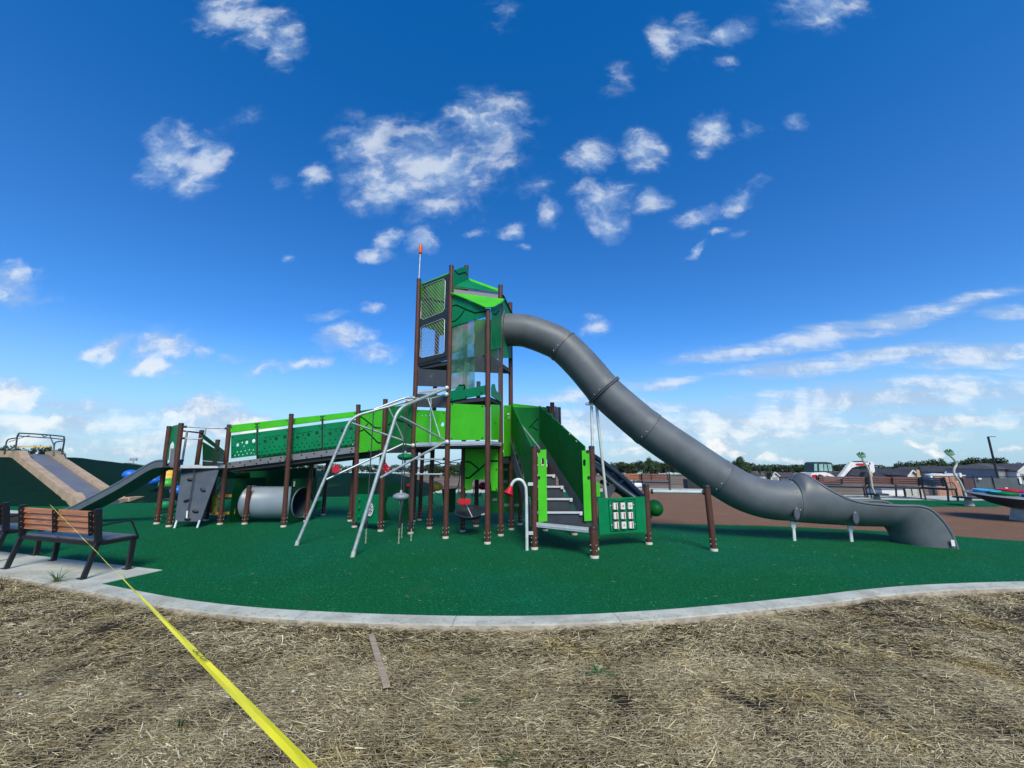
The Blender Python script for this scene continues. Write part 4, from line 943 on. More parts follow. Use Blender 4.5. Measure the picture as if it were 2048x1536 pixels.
for q in ((893.5, 776, p2[1] - .06), (893, 789, p2[1] - .06), (894, 884, p2[1] - .06), (827, 797, p1[1] - .06), (826, 891, p1[1] - .06)):
    c = D(*q); MB().ball(c, .05, n=10).build('ball_clamp', M_alu, frame)
gs = MB(); gp_ = [D(671.5, 938, 7.5) + Vector((.085 * (1 if i % 2 else .78) * math.cos(i * math.pi / 10), 0, .085 * (1 if i % 2 else .78) * math.sin(i * math.pi / 10))) for i in range(20)]
gs.quadfaces(gp_ + [p + Vector((0, .02, 0)) for p in gp_], [tuple(range(20))[::-1], tuple(range(20, 40))] + [(i, (i + 1) % 20, (i + 1) % 20 + 20, i + 20) for i in range(20)]); gs.build('gear_plate', M_red, frame)
dq = [D(x, y, 7.0) for x, y in ((771, 925), (781, 938), (771, 946), (763, 938))]
MB().quadfaces(dq + [p + Vector((0, .02, 0)) for p in dq], [(0, 1, 2, 3), (7, 6, 5, 4), (0, 4, 5, 1), (1, 5, 6, 2), (2, 6, 7, 3), (3, 7, 4, 0)]).build('diamond_plate', M_red, frame)
bb = MB(); [bb.ball(D(x, y, 6.99), .009, n=6) for x, y in ((771, 929), (776.5, 938), (771, 943.5), (766.5, 938))]; tag(bb.build('bolts', M_alu, frame), kind='stuff')
# hanging ropes with chain ends and stepping discs
for (x0, y0, Y0_, x1, y1, ball) in [(747, 825, 8.0, 731.5, 1060, None), (810.5, 818, 8.15, 797, 1064, (803, 993, M_disc, .155)), (815, 812, 8.25, 803, 1052, (811, 914, M_green, .16)), (829, 905, 8.2, 822, 1056, None)]:
    top = D(x0, y0, Y0_); bt = G({731.5: 731, 797: 797, 803: 803, 822: 822}[x1], {731.5: 1087, 797: 1088, 803: 1076, 822: 1082}[x1]); end = bt.lerp(top, .11 if top.z > 2 else .14)
    rp = MB().tube([top, end], .011, 6).build('hanging_rope', M_rope, frame)
    MB().cyl(end + Vector((0, 0, -.02)), end + Vector((0, 0, .12)), .02, 8).build('rope_ferrule', M_cap, rp)
    b = MB()
    for i in range(7):
        c = bt.lerp(end, (i + .5) / 7); h_ = (end - bt).length / 7 * .75; a = i % 2
        b.tube([c + Vector(((.013 * math.cos(t)) * (1 - a), (.013 * math.cos(t)) * a, h_ * .62 * math.sin(t))) for t in [q * math.pi / 4 for q in range(8)]], .005, 4, False, True)
    b.build('chain', M_chain, rp)
    if ball:
        x, y, m_, r_ = ball; t = (y - y0) / (P_ := (1088 - y0)); c = top.lerp(bt, 0); 
        best = min((top.lerp(bt, k / 200) for k in range(201)), key=lambda w: abs((w.z - EYE) / w.y - ray(x, y).z / ray(x, y).y))
        dsc = MB().ball(best, r_, r_, .075, 20).build('stepping_disc', m_, rp); MB().cyl(best + Vector((0, 0, .07)), best + Vector((0, 0, .12)), .022, 8).build('rope_ferrule', M_alu, rp)
        MB().cyl(best - Vector((0, 0, .14)), best - Vector((0, 0, .07)), .022, 8).build('rope_ferrule', M_alu, rp)
# lower ladder bars and net under the front deck
for y_ in (919.5, 949.5): MB().tube([D(831, y_ - 1, 8.35), D(888, y_ - 1, 7.96)], .018, 8).build('ladder_bar', M_steelw, PG)
for q in ((831, 918.5, 8.33), (888, 918, 7.95), (831, 949, 8.33), (888, 948.5, 7.95)): MB().ball(D(*q), .035, n=8).build('rail_clamp', M_cap, PG)
b = MB()
NP = lambda x, y, Y: D(x, y, Y)
for pts in [[(842, 935, 8.9), (862, 931, 9.0), (884, 927, 9.1), (923, 918, 8.7)], [(842, 925, 8.9), (870, 922, 9.2), (884, 927, 9.1), (900, 925, 8.9), (922, 926, 8.7)], [(842, 975, 8.9), (860, 980, 9.1), (880, 990, 9.0)],
            [(842, 1022, 8.9), (862, 1020, 9.0), (885, 1013, 9.1), (892, 1012, 9.1)], [(865, 1003, 9.1), (876, 1014, 9.1), (892, 1015, 9.1)], [(922, 922, 8.7), (918, 965, 8.8), (911, 980, 8.9)], [(862, 931, 9.0), (860, 980, 9.1), (866, 1003, 9.1)]]:
    b.tube(spline([NP(*q) for q in pts], 4), .010, 5)
b.build('climbing_net', M_rope, PG)
# saucer seat and play parts under the tower
sc_ = D(940, 1025, 8.25); M_sauc = mat('dark_net_seat', (.018, .026, .034), .5, .1)
sa = MB().lathe(sc_, [(.0, -.10), (.15, -.09), (.27, -.04), (.31, .02), (.325, .03), (.31, .035), (.25, -.01), (.13, -.055), (.0, -.065)], 28, ax=(.0, -.28, 1)).build('saucer_seat', M_sauc, PG)
MB().tube([D(932, 1008, 8.1), D(945, 1035, 8.05)], .008, 5).build('seat_bar', M_alu, sa); MB().cyl(sc_ + Vector((.25, -.22, -.02)), sc_ + Vector((.33, -.2, 0)), .02, 8).build('seat_bar', M_foot, sa)
for q in [(915, 1010, 8.3, 919, 960, 8.7), (945, 1000, 8.5, 948, 975, 8.6), (968, 1012, 8.4, 962, 985, 8.8)]: MB().tube([D(*q[:3]), D(*q[3:])], .009, 5).build('seat_rope', M_rope, sa)
rs = [D(x, y, 8.0) for x, y in ((914, 1002), (918, 997.5), (941, 998), (941.5, 1005), (938, 1009), (919, 1008.5))]; k = 6
MB().quadfaces(rs + [p + Vector((0, .05, 0)) for p in rs], [tuple(range(k))[::-1], tuple(range(k, 2 * k))] + [(i, (i + 1) % k, (i + 1) % k + k, i + k) for i in range(k)]).build('red_step', M_red, PG)
for (x, y, Y_, r_, m_) in [(875, 973, 9.4, .13, M_yellow), (871, 968, 9.45, .09, M_yellow), (966, 972, 9.6, .12, M_red), (817, 971, 9.1, .06, M_red), (1063, 1033, 8.3, .07, M_orange)]:
    MB().ball(D(x, y, Y_), r_, r_, r_ * .8, 12).build('play_ball', m_, PG)
for (x, y, Y_) in [(918, 986, 9.0), (930, 990, 9.0), (945, 990, 9.2), (961, 990, 9.4)]: MB().ball(D(x, y, Y_), .045, n=8).build('net_clamp', M_disc, PG)
MB().tube([D(845, 1009, 10.5), D(892, 1009, 10.5)], .008, 4).build('low_bar', M_steelw, PG)
# talk tube with red funnel
F_t = G(1054, 1100); b = MB(); Yt = F_t.y
pts = [F_t + Vector((0, 0, -.02)), D(1053.5, 1050, Yt), D(1052.5, 985, Yt), D(1050, 971, Yt), D(1045, 962.5, Yt), D(1038, 959, Yt), D(1030, 961, Yt), D(1024.5, 967, Yt), D(1021.5, 974, Yt)]
tt = b.tube(spline(pts, 5), .027, 12).build('talk_tube', M_steelw, PG)
fa = pts[-1]; fd = (D(1015.5, 991, Yt - .05) - fa).normalized(); MB().lathe(fa - fd * .02, [(.03, 0), (.035, .01), (.045, .05), (.085, .15), (.088, .16), (.07, .155), (.03, .05)], 20, ax=fd).build('funnel', M_red, tt)
for y_ in (968, 1066): MB().box(D(1061, y_, Yt + .02), (.09, .02, .055)).build('bracket', M_alu, tt)
# lower landing and stairs
zl = .425
MB().plate(lambda u, v, o: Vector((u, v, zl + o)), [(.42, 7.02), (1.27, 6.44), (1.40, 6.98), (1.28, 7.25), (.50, 7.3)], [], -.06).build('landing', M_deck, PG)
FLd = Face((.44, 6.98), (1.25, 6.44)); b = MB(); b.bar(FLd.p(.0, zl - .02, .02), FLd.p(FLd.L - .02, zl - .02, .02), .03, .075); b.bar(FLd.p(.0, zl - .025, .038), FLd.p(FLd.L - .02, zl - .025, .038), .008, .01); b.build('deck_edge', M_alu, PG)
stair = None
for k in range(7):
    z_ = .61 + .2 * k; y_ = 7.02 + .28 * k; xr = 1.235 - .125 * k; xl = max(xr - .86, .37 - .204 * (y_ - 7.05) + .035)
    st_ = MB().box(((xl + xr) / 2, y_ + .15, z_ - .015), (xr - xl, .30, .03)).build('stair' if stair is None else 'step', M_deck, stair or PG)
    stair = stair or st_
    MB().box(((xl + xr) / 2, y_ + .02, z_ - .105), (xr - xl, .015, .18)).build('riser', mat('dark_riser', (.028, .038, .052), .5), stair)
    MB().box(((xl + xr) / 2, y_ - .008, z_ - .012), (xr - xl, .02, .035)).build('nosing', M_alu, stair)
    MB().box((xr - .03, y_ - .015, z_ - .03), (.05, .03, .05)).build('nosing_bracket', M_alu, stair)
def wall_face(A, B): return Face(A, B)
Lw = wall_face((.37, 7.05), (-.0, 8.86)); Rw = wall_face((1.33, 7.0), (.68, 9.25))
zs = lambda face, q: face.uz(*q)
def slope_plate(face, z0, z1, m, name, u0=0.0, u1=None, off=0.0, holes=(), t=.02, parent=None):
    u1 = face.L if u1 is None else u1
    return panel(face, [(u0, z0[0]), (u1, z1[0]), (u1, z1[1]), (u0, z0[1])], m, name, holes, t, off, parent, uz=True)
lz = (.52, .52 + 1.25)
def slots(face, z0, z1, nS=11):
    hs = []
    for i in range(nS):
        u = face.L * (.10 + .82 * i / (nS - 1)); zb_ = z0[0] + (z1[0] - z0[0]) * u / face.L; hgt = (z0[1] - z0[0]); c = zb_ + hgt * (.32 + .14 * (i % 3)); 
        hs.append([(u - .006, c - .11), (u + .006, c - .11), (u + .006, c + .11), (u - .006, c + .11)])
    return hs
L0, L1 = (.78, 1.74), (2.10, 2.80)
lw = slope_plate(Lw, L0, L1, M_deep, 'stair_side_panel', holes=slots(Lw, L0, L1))
sl = slope_plate(Lw, (.36, .70), (1.62, 1.98), M_slate, 'stringer', off=-.03 if Lw.n.x > 0 else .03)
R0, R1 = (.62, 1.74), (2.02, 2.80)
rw_ = slope_plate(Rw, R0, R1, M_deep, 'stair_side_panel', holes=slots(Rw, R0, R1, 12) + [[(u - .05, 1.66 + u * .52 - .03), (u + .05, 1.66 + u * .52 + .02), (u + .05, 1.66 + u * .52 + .05), (u - .05, 1.66 + u * .52)] for u in (.35, .65, .95, 1.25, 1.6, 1.9)])
slope_plate(Rw, (.34, .60), (1.78, 2.02), M_grey, 'stringer', off=.0)
a_, c_ = D(1027, 830, 8.7), D(1079, 897, 7.02); MB().tube([a_, c_], .018, 8).build('handrail', M_steel, stair)
for (px_, yy) in ((1076, 7.0), (1168, 6.93)):
    pass
FLp = Face(PX('SL'), (PX('SL')[0] + .35, PX('SL')[1] - .02)); FRp = Face((PX('SB')[0] - .3, PX('SB')[1] + .02), PX('SB'))
pl = panel(FLp, [(1075.5, 900), (1092.5, 899), (1094.5, 1042), (1077, 1044.5)], M_lime, 'lime_panel', [[FLp.uz(*q) for q in [(1082.5, 920), (1083, 917), (1085, 916), (1087, 917), (1088, 920), (1088, 929), (1087, 932), (1085, 933), (1083, 932), (1082.5, 929)]]])
pr = panel(FRp, [(1163.5, 901), (1178, 901.5), (1183, 1041), (1168.5, 1042)], M_lime, 'lime_panel', [[FRp.uz(*q) for q in [(1165.8, 921), (1168, 918), (1171, 921), (1171, 930), (1169, 933), (1166, 930)]]])
bolts(FLp, [(1077.5, 902), (1077.5, 955)], pl, .03); bolts(FRp, [(1175, 903), (1177.5, 955)], pr, .03)
# back wall of the stair head
Fb = Face((-.02, 9.0), (.9, 9.65)); bp = panel(Fb, [(1022, 814), (1078, 816), (1096, 830), (1096, 905), (1022, 905)], M_deep, 'green_panel', off=-.02); groove(Fb, [(1058, 856), (1067, 846), (1076, 837)], bp, .02, .0); groove(Fb, [(1064, 853), (1074, 860), (1076, 860)], bp, .02, .0)
panel(Face((-.02, 9.2), (.9, 9.8)), [(1024, 807), (1094, 815), (1094, 828), (1024, 824)], M_lime, 'lime_panel')
panel(Face((1.0, 9.6), (1.2, 9.75)), [(1109, 812), (1116, 816), (1117, 860), (1109, 850)], M_grey, 'side_plate')
# block panel with nine turning blocks
FQ = Face(PX('SB'), PX('Q1')); gq = panel(FQ, [(1194, 996), (1240, 995), (1287.5, 993), (1291, 1064), (1245, 1065), (1197.5, 1069)], M_green, 'block_panel', off=.01)
for path_ in ([(1215, 1000), (1227, 1000), (1229, 1002), (1243, 1001.5), (1245, 999.5), (1267, 998.5), (1270.5, 1058), (1252, 1059), (1250, 1061), (1219, 1062), (1214.5, 1000)],): groove(FQ, path_, gq, .007, .032)
for i in range(3):
    for j in range(3):
        x = 1226.5 + 14.7 * i + 1.1 * j; y = 1011.5 - .3 * i + 19 * j; c = FQ.at(x, y, .045); u3 = Vector((FQ.u.x, FQ.u.y, 0)); n3 = Vector((FQ.n.x, FQ.n.y, 0))
        rot = Matrix((u3, n3, Vector((0, 0, 1)))).transposed()
        MB().box(FQ.at(x, y, .0295), (.112, .004, .142), rot).build('block_slot', M_groove, gq)
        bl = MB().box(c, (.088, .05, .112), rot).build('turning_block', M_white, gq)
        if j == 1 or (i == 0) or (i == 2 and j == 2): MB().box(c + n3 * .0265 + u3 * .014, (.020, .003, .100), rot).build('block_mark', M_red, bl)
        else:
            mk = MB(); mk.tube([c + n3 * .027 + u3 * (.016 * math.cos(a)) + Vector((0, 0, .018 * math.sin(a))) for a in [q * math.pi / 6 for q in range(12)]], .003, 4, False, True); mk.box(c + n3 * .0265, (.006, .003, .04), rot); mk.build('block_mark', M_red, bl)
bb = MB(); [bb.ball(FQ.at(x, y, .03), .012, n=6) for x, y in ((1219, 1011), (1265, 1009), (1221.5, 1050), (1267.5, 1048))]; tag(bb.build('bolts', M_alu, gq), kind='stuff')
# low turning bar
FQb = Face(PX('Q1'), PX('Q2')); a_, c_ = FQb.at(1302, 983), FQb.at(1410, 984.5)
br_ = MB().cyl(a_.lerp(c_, .03), a_.lerp(c_, .97), .028, 12).build('turning_bar', M_steelw, PG)
for t in (.0, .955): MB().cyl(a_.lerp(c_, t), a_.lerp(c_, t + .045), .042, 12).build('bar_clamp', M_cap, br_)
# double slide behind the stairs
for (off_, ) in ((0,), (1,)):
    q = [D(1186 + 0, 912 + off_ * 17, 9.6 - off_ * .5), D(1212 - off_ * 4, 930 + off_ * 17, 9.6 - off_ * .5), D(1246 - off_ * 12, 956 + off_ * 14, 9.5 - off_ * .5), D(1290 - off_ * 16, 1000, 9.3 - off_ * .5), D(1304 - off_ * 10, 1024, 9.2 - off_ * .5)]
    if off_ == 0:
        dsl = None
        A_ = spline(q, 4)
    else: B_ = spline(q, 4)
vs = []; [vs.extend([a, b_, b_ - Vector((0, 0, .06)), a - Vector((0, 0, .06))]) for a, b_ in zip([p - Vector((0, 0, .09)) for p in A_], [p - Vector((0, 0, .05)) for p in B_])]
k = len(A_); fs = [(i * 4 + j, i * 4 + (j + 1) % 4, (i + 1) * 4 + (j + 1) % 4, (i + 1) * 4 + j) for i in range(k - 1) for j in range(4)]
dsl = MB().quadfaces(vs, fs).build('rear_slide', M_navy, PG)
MB().tube(A_, .07, 12).build('slide_rail', M_navy, dsl); MB().tube(B_, .07, 12).build('slide_rail', M_navy, dsl)
for i in (int(k * .52), int(k * .74)): MB().bar(A_[i] - Vector((0, 0, .04)), B_[i] - Vector((0, 0, 0)), .09, .03).build('slide_joint', M_slate, dsl)
MB().tube([D(1200, 962, 9.6), D(1240, 985, 9.5), D(1270, 1010, 9.4)], .05, 8).build('support_tube', M_navy, dsl)
MB().ball(D(1309, 1016, 8.9), .18, .25, .18, 20).build('slide_foot', M_deep, dsl)
panel(Face((1.75, 9.0), (2.6, 9.0)), [(1206, 975), (1226, 968), (1232, 975), (1220, 996), (1206, 996)], M_slate, 'lower_panel')
panel(Face((1.7, 8.2), (2.2, 8.2)), [(1192, 965), (1199, 965), (1200, 993), (1193, 993)], M_lime, 'activity_panel')

# ---- big grey tube slide, along one vertical plane
SA, SBb = Vector((-.05, 8.56)), Vector((7.97, 7.44)); FS = Face(SA, SBb)
cen = [(1008, 660), (1030, 660), (1056, 663), (1098, 678), (1127, 694), (1165, 731), (1208, 781), (1246, 816), (1298, 859), (1373, 911), (1441, 957), (1489, 984), (1537, 998), (1583, 1001)]
U = [FS.uz(*q) for q in cen]
CL = spline([FS.p(u, z) for u, z in U], 10); RT = .380
def idx(k): return k * 10
joints = [1, 4, 6, 8, 10, 13]
collar = MB().lathe(CL[idx(0)], [(.365, .0), (.47, .0), (.47, .045), (.40, .05), (.385, .055)], 40, ax=(CL[3] - CL[0])).build('tube_slide', M_tube, PG)
bb = MB(); ax = (CL[3] - CL[0]).normalized(); ex = ax.orthogonal().normalized(); ey = ax.cross(ex)
for i in range(14): bb.ball(CL[0] + ax * .05 + (ex * math.cos(i * .4488) + ey * math.sin(i * .4488)) * .435, .014, n=6)
tag(bb.build('bolts', M_bolt, collar), kind='stuff')
ks = [0, 40, 60, 80, 100, 130]
for i in range(len(ks) - 1):
    seg = CL[ks[i]:ks[i + 1] + 1]; rs = [RT] * len(seg)
    rs[-1] = RT + .012; rs[-2] = RT + .012
    if len(seg) > 3: rs[-3] = RT
    sec = MB().tube(seg, RT, 48, False, False, rs).build('slide_section', M_tube, collar, False)
    j = CL[ks[i + 1]]; ax = (CL[min(ks[i + 1] + 1, 130)] - CL[ks[i + 1] - 1]).normalized()
    MB().lathe(j, [(RT + .001, -.004), (RT + .013, -.004), (RT + .013, .0005), (RT - .01, .0005)], 48, ax=ax).build('joint_line', M_bolt, sec)
    ex = Vector((FS.n.x, FS.n.y, 0)); ey = ax.cross(ex).normalized(); bb = MB()
    for a in (.35, .75, -.5, -1.1, 1.5): bb.ball(j - ax * .055 + (ex * math.cos(a) + ey * math.sin(a)) * (RT + .012), .011, n=6)
    tag(bb.build('bolts', M_alu, sec), kind='stuff')
jn = CL[60]; ax = (CL[61] - CL[59]).normalized(); ex = Vector((FS.n.x, FS.n.y, 0)); ey = ax.cross(ex).normalized()
MB().lathe(jn, [(RT, -.03), (RT + .05, -.03), (RT + .05, -.008), (RT + .01, -.008), (RT + .01, .008), (RT + .05, .008), (RT + .05, .03), (RT, .03)], 48, ax=ax).build('support_flange', M_tube, collar)
# A shaped support under the flange
lowp = jn - ey * (RT + .04) if ey.z > 0 else jn + ey * (RT + .04)
sp = MB().box(lowp - Vector((0, 0, .02)), (.16, .12, .05)).build('slide_support', M_steel, PG)
n3 = Vector((FS.n.x, FS.n.y, 0))
for (q, gx) in (((1183, 812), (1.66, 8.15)), ((1193, 813), (2.05, 8.45))):
    s_ = FS.at(q[0], q[1], .0); MB().tube([s_, s_.lerp(Vector((*gx, 0)), .2), Vector((*gx, 0))], .03, 10).build('support_leg', M_steelw, sp)
# open exit with hood, curling down to the ground
def ex_(px, py, off=0.0):
    f_ = Face(FS.A + FS.n * off, FS.A + FS.u * FS.L + FS.n * off); u, z = f_.uz(px, py); return FS.p(u, z)
rim_top = [(1582, 960), (1587, 955), (1594, 949.5), (1604, 948.5), (1616, 953), (1632, 963), (1654, 977), (1680, 991), (1704, 1001), (1740, 1008), (1798, 1012), (1835, 1012.5), (1860, 1019), (1880, 1036), (1896, 1056), (1907, 1077), (1915, 1100)]
floor = [(1584, 1043), (1589, 1043.5), (1596, 1044), (1605, 1045), (1616, 1046), (1634, 1047), (1656, 1048.5), (1682, 1050), (1706, 1051.5), (1738, 1053.5), (1778, 1056), (1800, 1058.5), (1813, 1064), (1822, 1073), (1828, 1084), (1834, 1092), (1840, 1099)]
phi = [180, 178, 173, 165, 154, 138, 118, 103, 95, 91, 90, 90, 90, 90, 90, 90, 90]
wid = [.380, .382, .385, .39, .395, .40, .405, .41, .41, .41, .41, .415, .42, .43, .44, .45, .46]
n_ = 36; vs = []; rims = ([], [])
def densify(l, k=3):
    v = [Vector((a[0], a[1], 0)) if isinstance(a, tuple) else Vector((a, 0, 0)) for a in l]; return spline(v, k)
RTp, FLo, PH, WD = densify(rim_top), densify(floor), densify(phi), densify(wid)
for q_, (rt, fl_, ph, wd) in enumerate(zip(RTp, FLo, PH, WD)):
    ph = R(min(179.5, ph.x)); w_ = wd.x; Rp, Fp = ex_(rt.x, rt.y, w_ * math.sin(ph)), ex_(fl_.x, fl_.y, w_ * (.2 * sstep(0, 8, q_) + .75 * sstep(24, 36, q_)))
    # the rim point sits at angle ph from the floor: R = C - b cos(ph) with F = C - b
    bvec = (Rp - Fp) / (1 - math.cos(ph)); C_ = Fp + bvec
    for i in range(n_ + 1):
        a = -ph + 2 * ph * i / n_; vs.append(C_ - bvec * math.cos(a) + n3 * (w_ * math.sin(a)))
    rims[0].append(vs[-1].copy()); rims[1].append(vs[-n_ - 1].copy())
k = len(RTp); fs = [(i * (n_ + 1) + j, i * (n_ + 1) + j + 1, (i + 1) * (n_ + 1) + j + 1, (i + 1) * (n_ + 1) + j) for i in range(k - 1) for j in range(n_)]
exi = meshobj('slide_exit', vs, fs, M_tube, collar, True); sm = exi.modifiers.new('wall', 'SOLIDIFY'); sm.thickness = .02; sm.offset = 0
for rr_ in rims: MB().tube([p + Vector((0, 0, .004)) for p in rr_], .026, 8).build('slide_rim', M_tube, exi)
MB().tube([vs[(k - 1) * (n_ + 1) + j] for j in range(n_ + 1)], .02, 6).build('slide_lip', M_tube, exi)
FSe = Face(PX('Q2'), PX('Q1'))
for (sx, sy, gx, gy, tp) in ((1594, 1028, 1589, 1081, 1045), (1712, 1036, 1703, 1083, 1052)):
    g = G(gx, gy); c = ex_(sx, sy, RT + .02) + n3 * (RT + .012); 
    st_ = MB().lathe(c, [(.0, -.03), (.06, -.03), (.065, .010), (.05, .018), (0, .018)], 18, ax=(FS.n.x, FS.n.y, .1), smooth=False)
    for v_i in range(len(st_.v)):
        v = Vector(st_.v[v_i]) - c; st_.v[v_i] = tuple(c + Vector((v.x * .8, v.y, v.z * 1.75)) + Vector((.22 * v.z, 0, 0)))
    so_ = st_.build('slide_support', M_slate, PG); t_ = D(gx - 3, tp, g.y + .01)
    MB().bar(g + Vector((0, 0, -.02)), t_ + Vector((.0, 0, 0)), .05, .025, up=(0, 1, 0)).build('support_leg', M_steelw, so_); MB().bar(t_ - Vector((.01, 0, .09)), t_ + Vector((0, 0, .02)), .085, .03, up=(0, 1, 0)).build('support_plate', M_steelw, so_)
tg = Vector(rims[0][-3] if (rims[0][-3] - rims[1][-3]).dot(n3) > 0 else rims[1][-3]) + n3 * .03 + Vector((-.07, 0, .0)); MB().box(tg, (.06, .012, .10)).build('anchor_tab', M_white, exi)
PG['label'] = 'brown post play structure with green panels, net tower and grey tube slide'
# ------------------------------------------------------------------ benches
def make_bench(loc, rz, label, slat=M_wood, seatm=M_seat, group='slatted park benches', detail=True):
    """origin at the middle of the rear feet line; +y is the sitting side"""
    t = empty('park_bench', loc, rz); tag(t, label, 'bench', group)
    L = 1.66; SH = .44
    for sx in (-L / 2, L / 2):
        MB().bar((sx, -.02, 0), (sx, .06, SH), .04, .05, up=(0, 1, 0)).bar((sx, .06, SH - .01), (sx, -.01, .86), .045, .065, up=(0, 1, 0)).build('rear_leg', M_black, t)
        MB().bar((sx, .45, 0), (sx, .45, SH - .02), .04, .055, up=(0, 1, 0)).build('front_leg', M_black, t)
        MB().bar((sx, .05, SH - .03), (sx, .50, SH - .02), .04, .05).build('side_rail', M_black, t)
        MB().tube([(sx, .02, .64), (sx, .35, .665), (sx, .39, .65), (sx, .50, SH - .01)], .012, 8).build('armrest', M_black, t)
        for y_ in (-.02, .45): MB().box((sx - .035, y_, .006), (.11, .05, .012)).build('foot_plate', M_black, t)
    MB().bar((-L / 2, .06, SH - .03), (L / 2, .06, SH - .03), .04, .05).build('rear_rail', M_black, t); MB().bar((-L / 2, .48, SH - .03), (L / 2, .48, SH - .03), .04, .04).build('front_rail', M_black, t)
    for i in range(5):
        MB().box((0, .115 + i * .080, SH + .005), (L - .04, .072, .022)).build('seat_slat', seatm, t)
    tops = 4
    for i in range(tops):
        z = .565 + i * .076; y_ = .045 - (z - SH) * .18
        for (x0, x1) in ((-L / 2 + .05, -.01), (.01, L / 2 - .05)):
            MB().box(((x0 + x1) / 2, y_ + .02, z), (x1 - x0, .024, .068), Matrix.Rotation(-.18, 3, 'X')).build('back_slat', slat, t)
    for x in (-L / 2 + .07, 0, L / 2 - .07):
        MB().bar((x, .008, .52), (x, -.044, .83), .012, .05, up=(0, 1, 0)).build('back_strap', M_black, t)
        if detail:
            b = MB(); [b.ball((x, .0 - (z_ - .53) * .17, z_), .009, n=6) for z_ in (.56, .635, .71, .79)]; tag(b.build('bolts', M_foot, t), kind='stuff')
    return t
RR, RL = G(168, 1158), G(18, 1138); ang = math.atan2(RR.y - RL.y, RR.x - RL.x)
make_bench(((RR.x + RL.x) / 2, (RR.y + RL.y) / 2, .004), ang, 'nearest slatted bench seen from behind, yellow tape tied to its back')
dv = (RL - RR).normalized()
c2 = RL + dv * (.72 + .83) + Vector((.01, .1, 0)); make_bench((c2.x, c2.y, .004), ang + .03, 'bench mostly cut off by the left edge of the photo')
def far_bench(px, py, rz, label, slat=M_woodd):
    g = G(px, py); return make_bench((g.x, g.y, .012), rz, label, slat, detail=False)
far_bench(1305, 983, -.25, 'dark red bench behind the low turning bar', M_woodd)
far_bench(1250, 982, -.35, 'orange backed bench beside the rear slide', M_wood)
far_bench(1690, 996, -.45, 'far bench just right of the tube slide hood')
far_bench(1792, 998, -.55, 'far bench with long dark red back between the leaf poles')
far_bench(1843, 998.5, -1.38, 'grey slatted bench turned sideways before the brown toilets', M_seat)
# ------------------------------------------------------------------ caution tape
ta_ = D(97, 1020, 5.63); ta_.z = .885
tz = D(618, 1536, 1.30); dirn = (tz - ta_); te = ta_ + dirn * 1.16
k = 60; vs = []
for i in range(k + 1):
    t = i / k; c = ta_.lerp(te, t) - Vector((0, 0, .035 * math.sin(math.pi * min(1, t / .86)) * 0))
    d = dirn.normalized(); side = d.cross(Vector((0, 0, 1))).normalized(); up = side.cross(d)
    roll = 1.1 - .9 * sstep(.35, .8, t) + .10 * math.sin(t * 16)
    tt_ = t * 1.16; wdt = .0035 + .007 * sstep(.45, .76, tt_) + .0115 * sstep(.72, 1.0, tt_)
    w_ = side * math.cos(roll) + up * math.sin(roll)
    vs += [c - w_ * wdt, c + w_.cross(d) * .0035 * math.sin(t * 47), c + w_ * wdt]
fs = [(i * 3 + j, i * 3 + j + 1, i * 3 + j + 4, i * 3 + j + 3) for i in range(k) for j in (0, 1)]
tp = meshobj('caution_tape', vs, fs, M_tape, None, False); sm = tp.modifiers.new('thickness', 'SOLIDIFY'); sm.thickness = .0006
tag(tp, 'yellow caution tape stretched from the near bench towards the camera', 'tape')
def tape_text(t0, size, txt='CAUTION'):
    i = int(t0 * k); a, c = Vector(vs[i * 3]), Vector(vs[i * 3 + 2]); nx = Vector(vs[(i + 4) * 3 + 1]); o_ = Vector(vs[i * 3 + 1])
    x = (nx - o_).normalized(); y = (a - c).normalized(); z = x.cross(y).normalized()
    if z.z < 0: y = -y; z = -z
    cu = bpy.data.curves.new('lettering_outline', 'FONT'); cu.body = txt; cu.size = size; cu.align_x = 'CENTER'; cu.align_y = 'CENTER'; cu.extrude = .0002; cu.materials.append(M_ink)
    tmp_ = bpy.data.objects.new('lettering_curve', cu); me_ = bpy.data.meshes.new_from_object(tmp_); bpy.data.objects.remove(tmp_)
    o = bpy.data.objects.new('lettering', me_); scene.collection.objects.link(o); o.parent = tp
    o.matrix_world = Matrix.Translation(o_ + z * .009) @ Matrix((x, y, z)).transposed().to_4x4()
for t0, s0_ in ((.58, .012), (.76, .034), (.93, .05)): tape_text(t0, s0_)
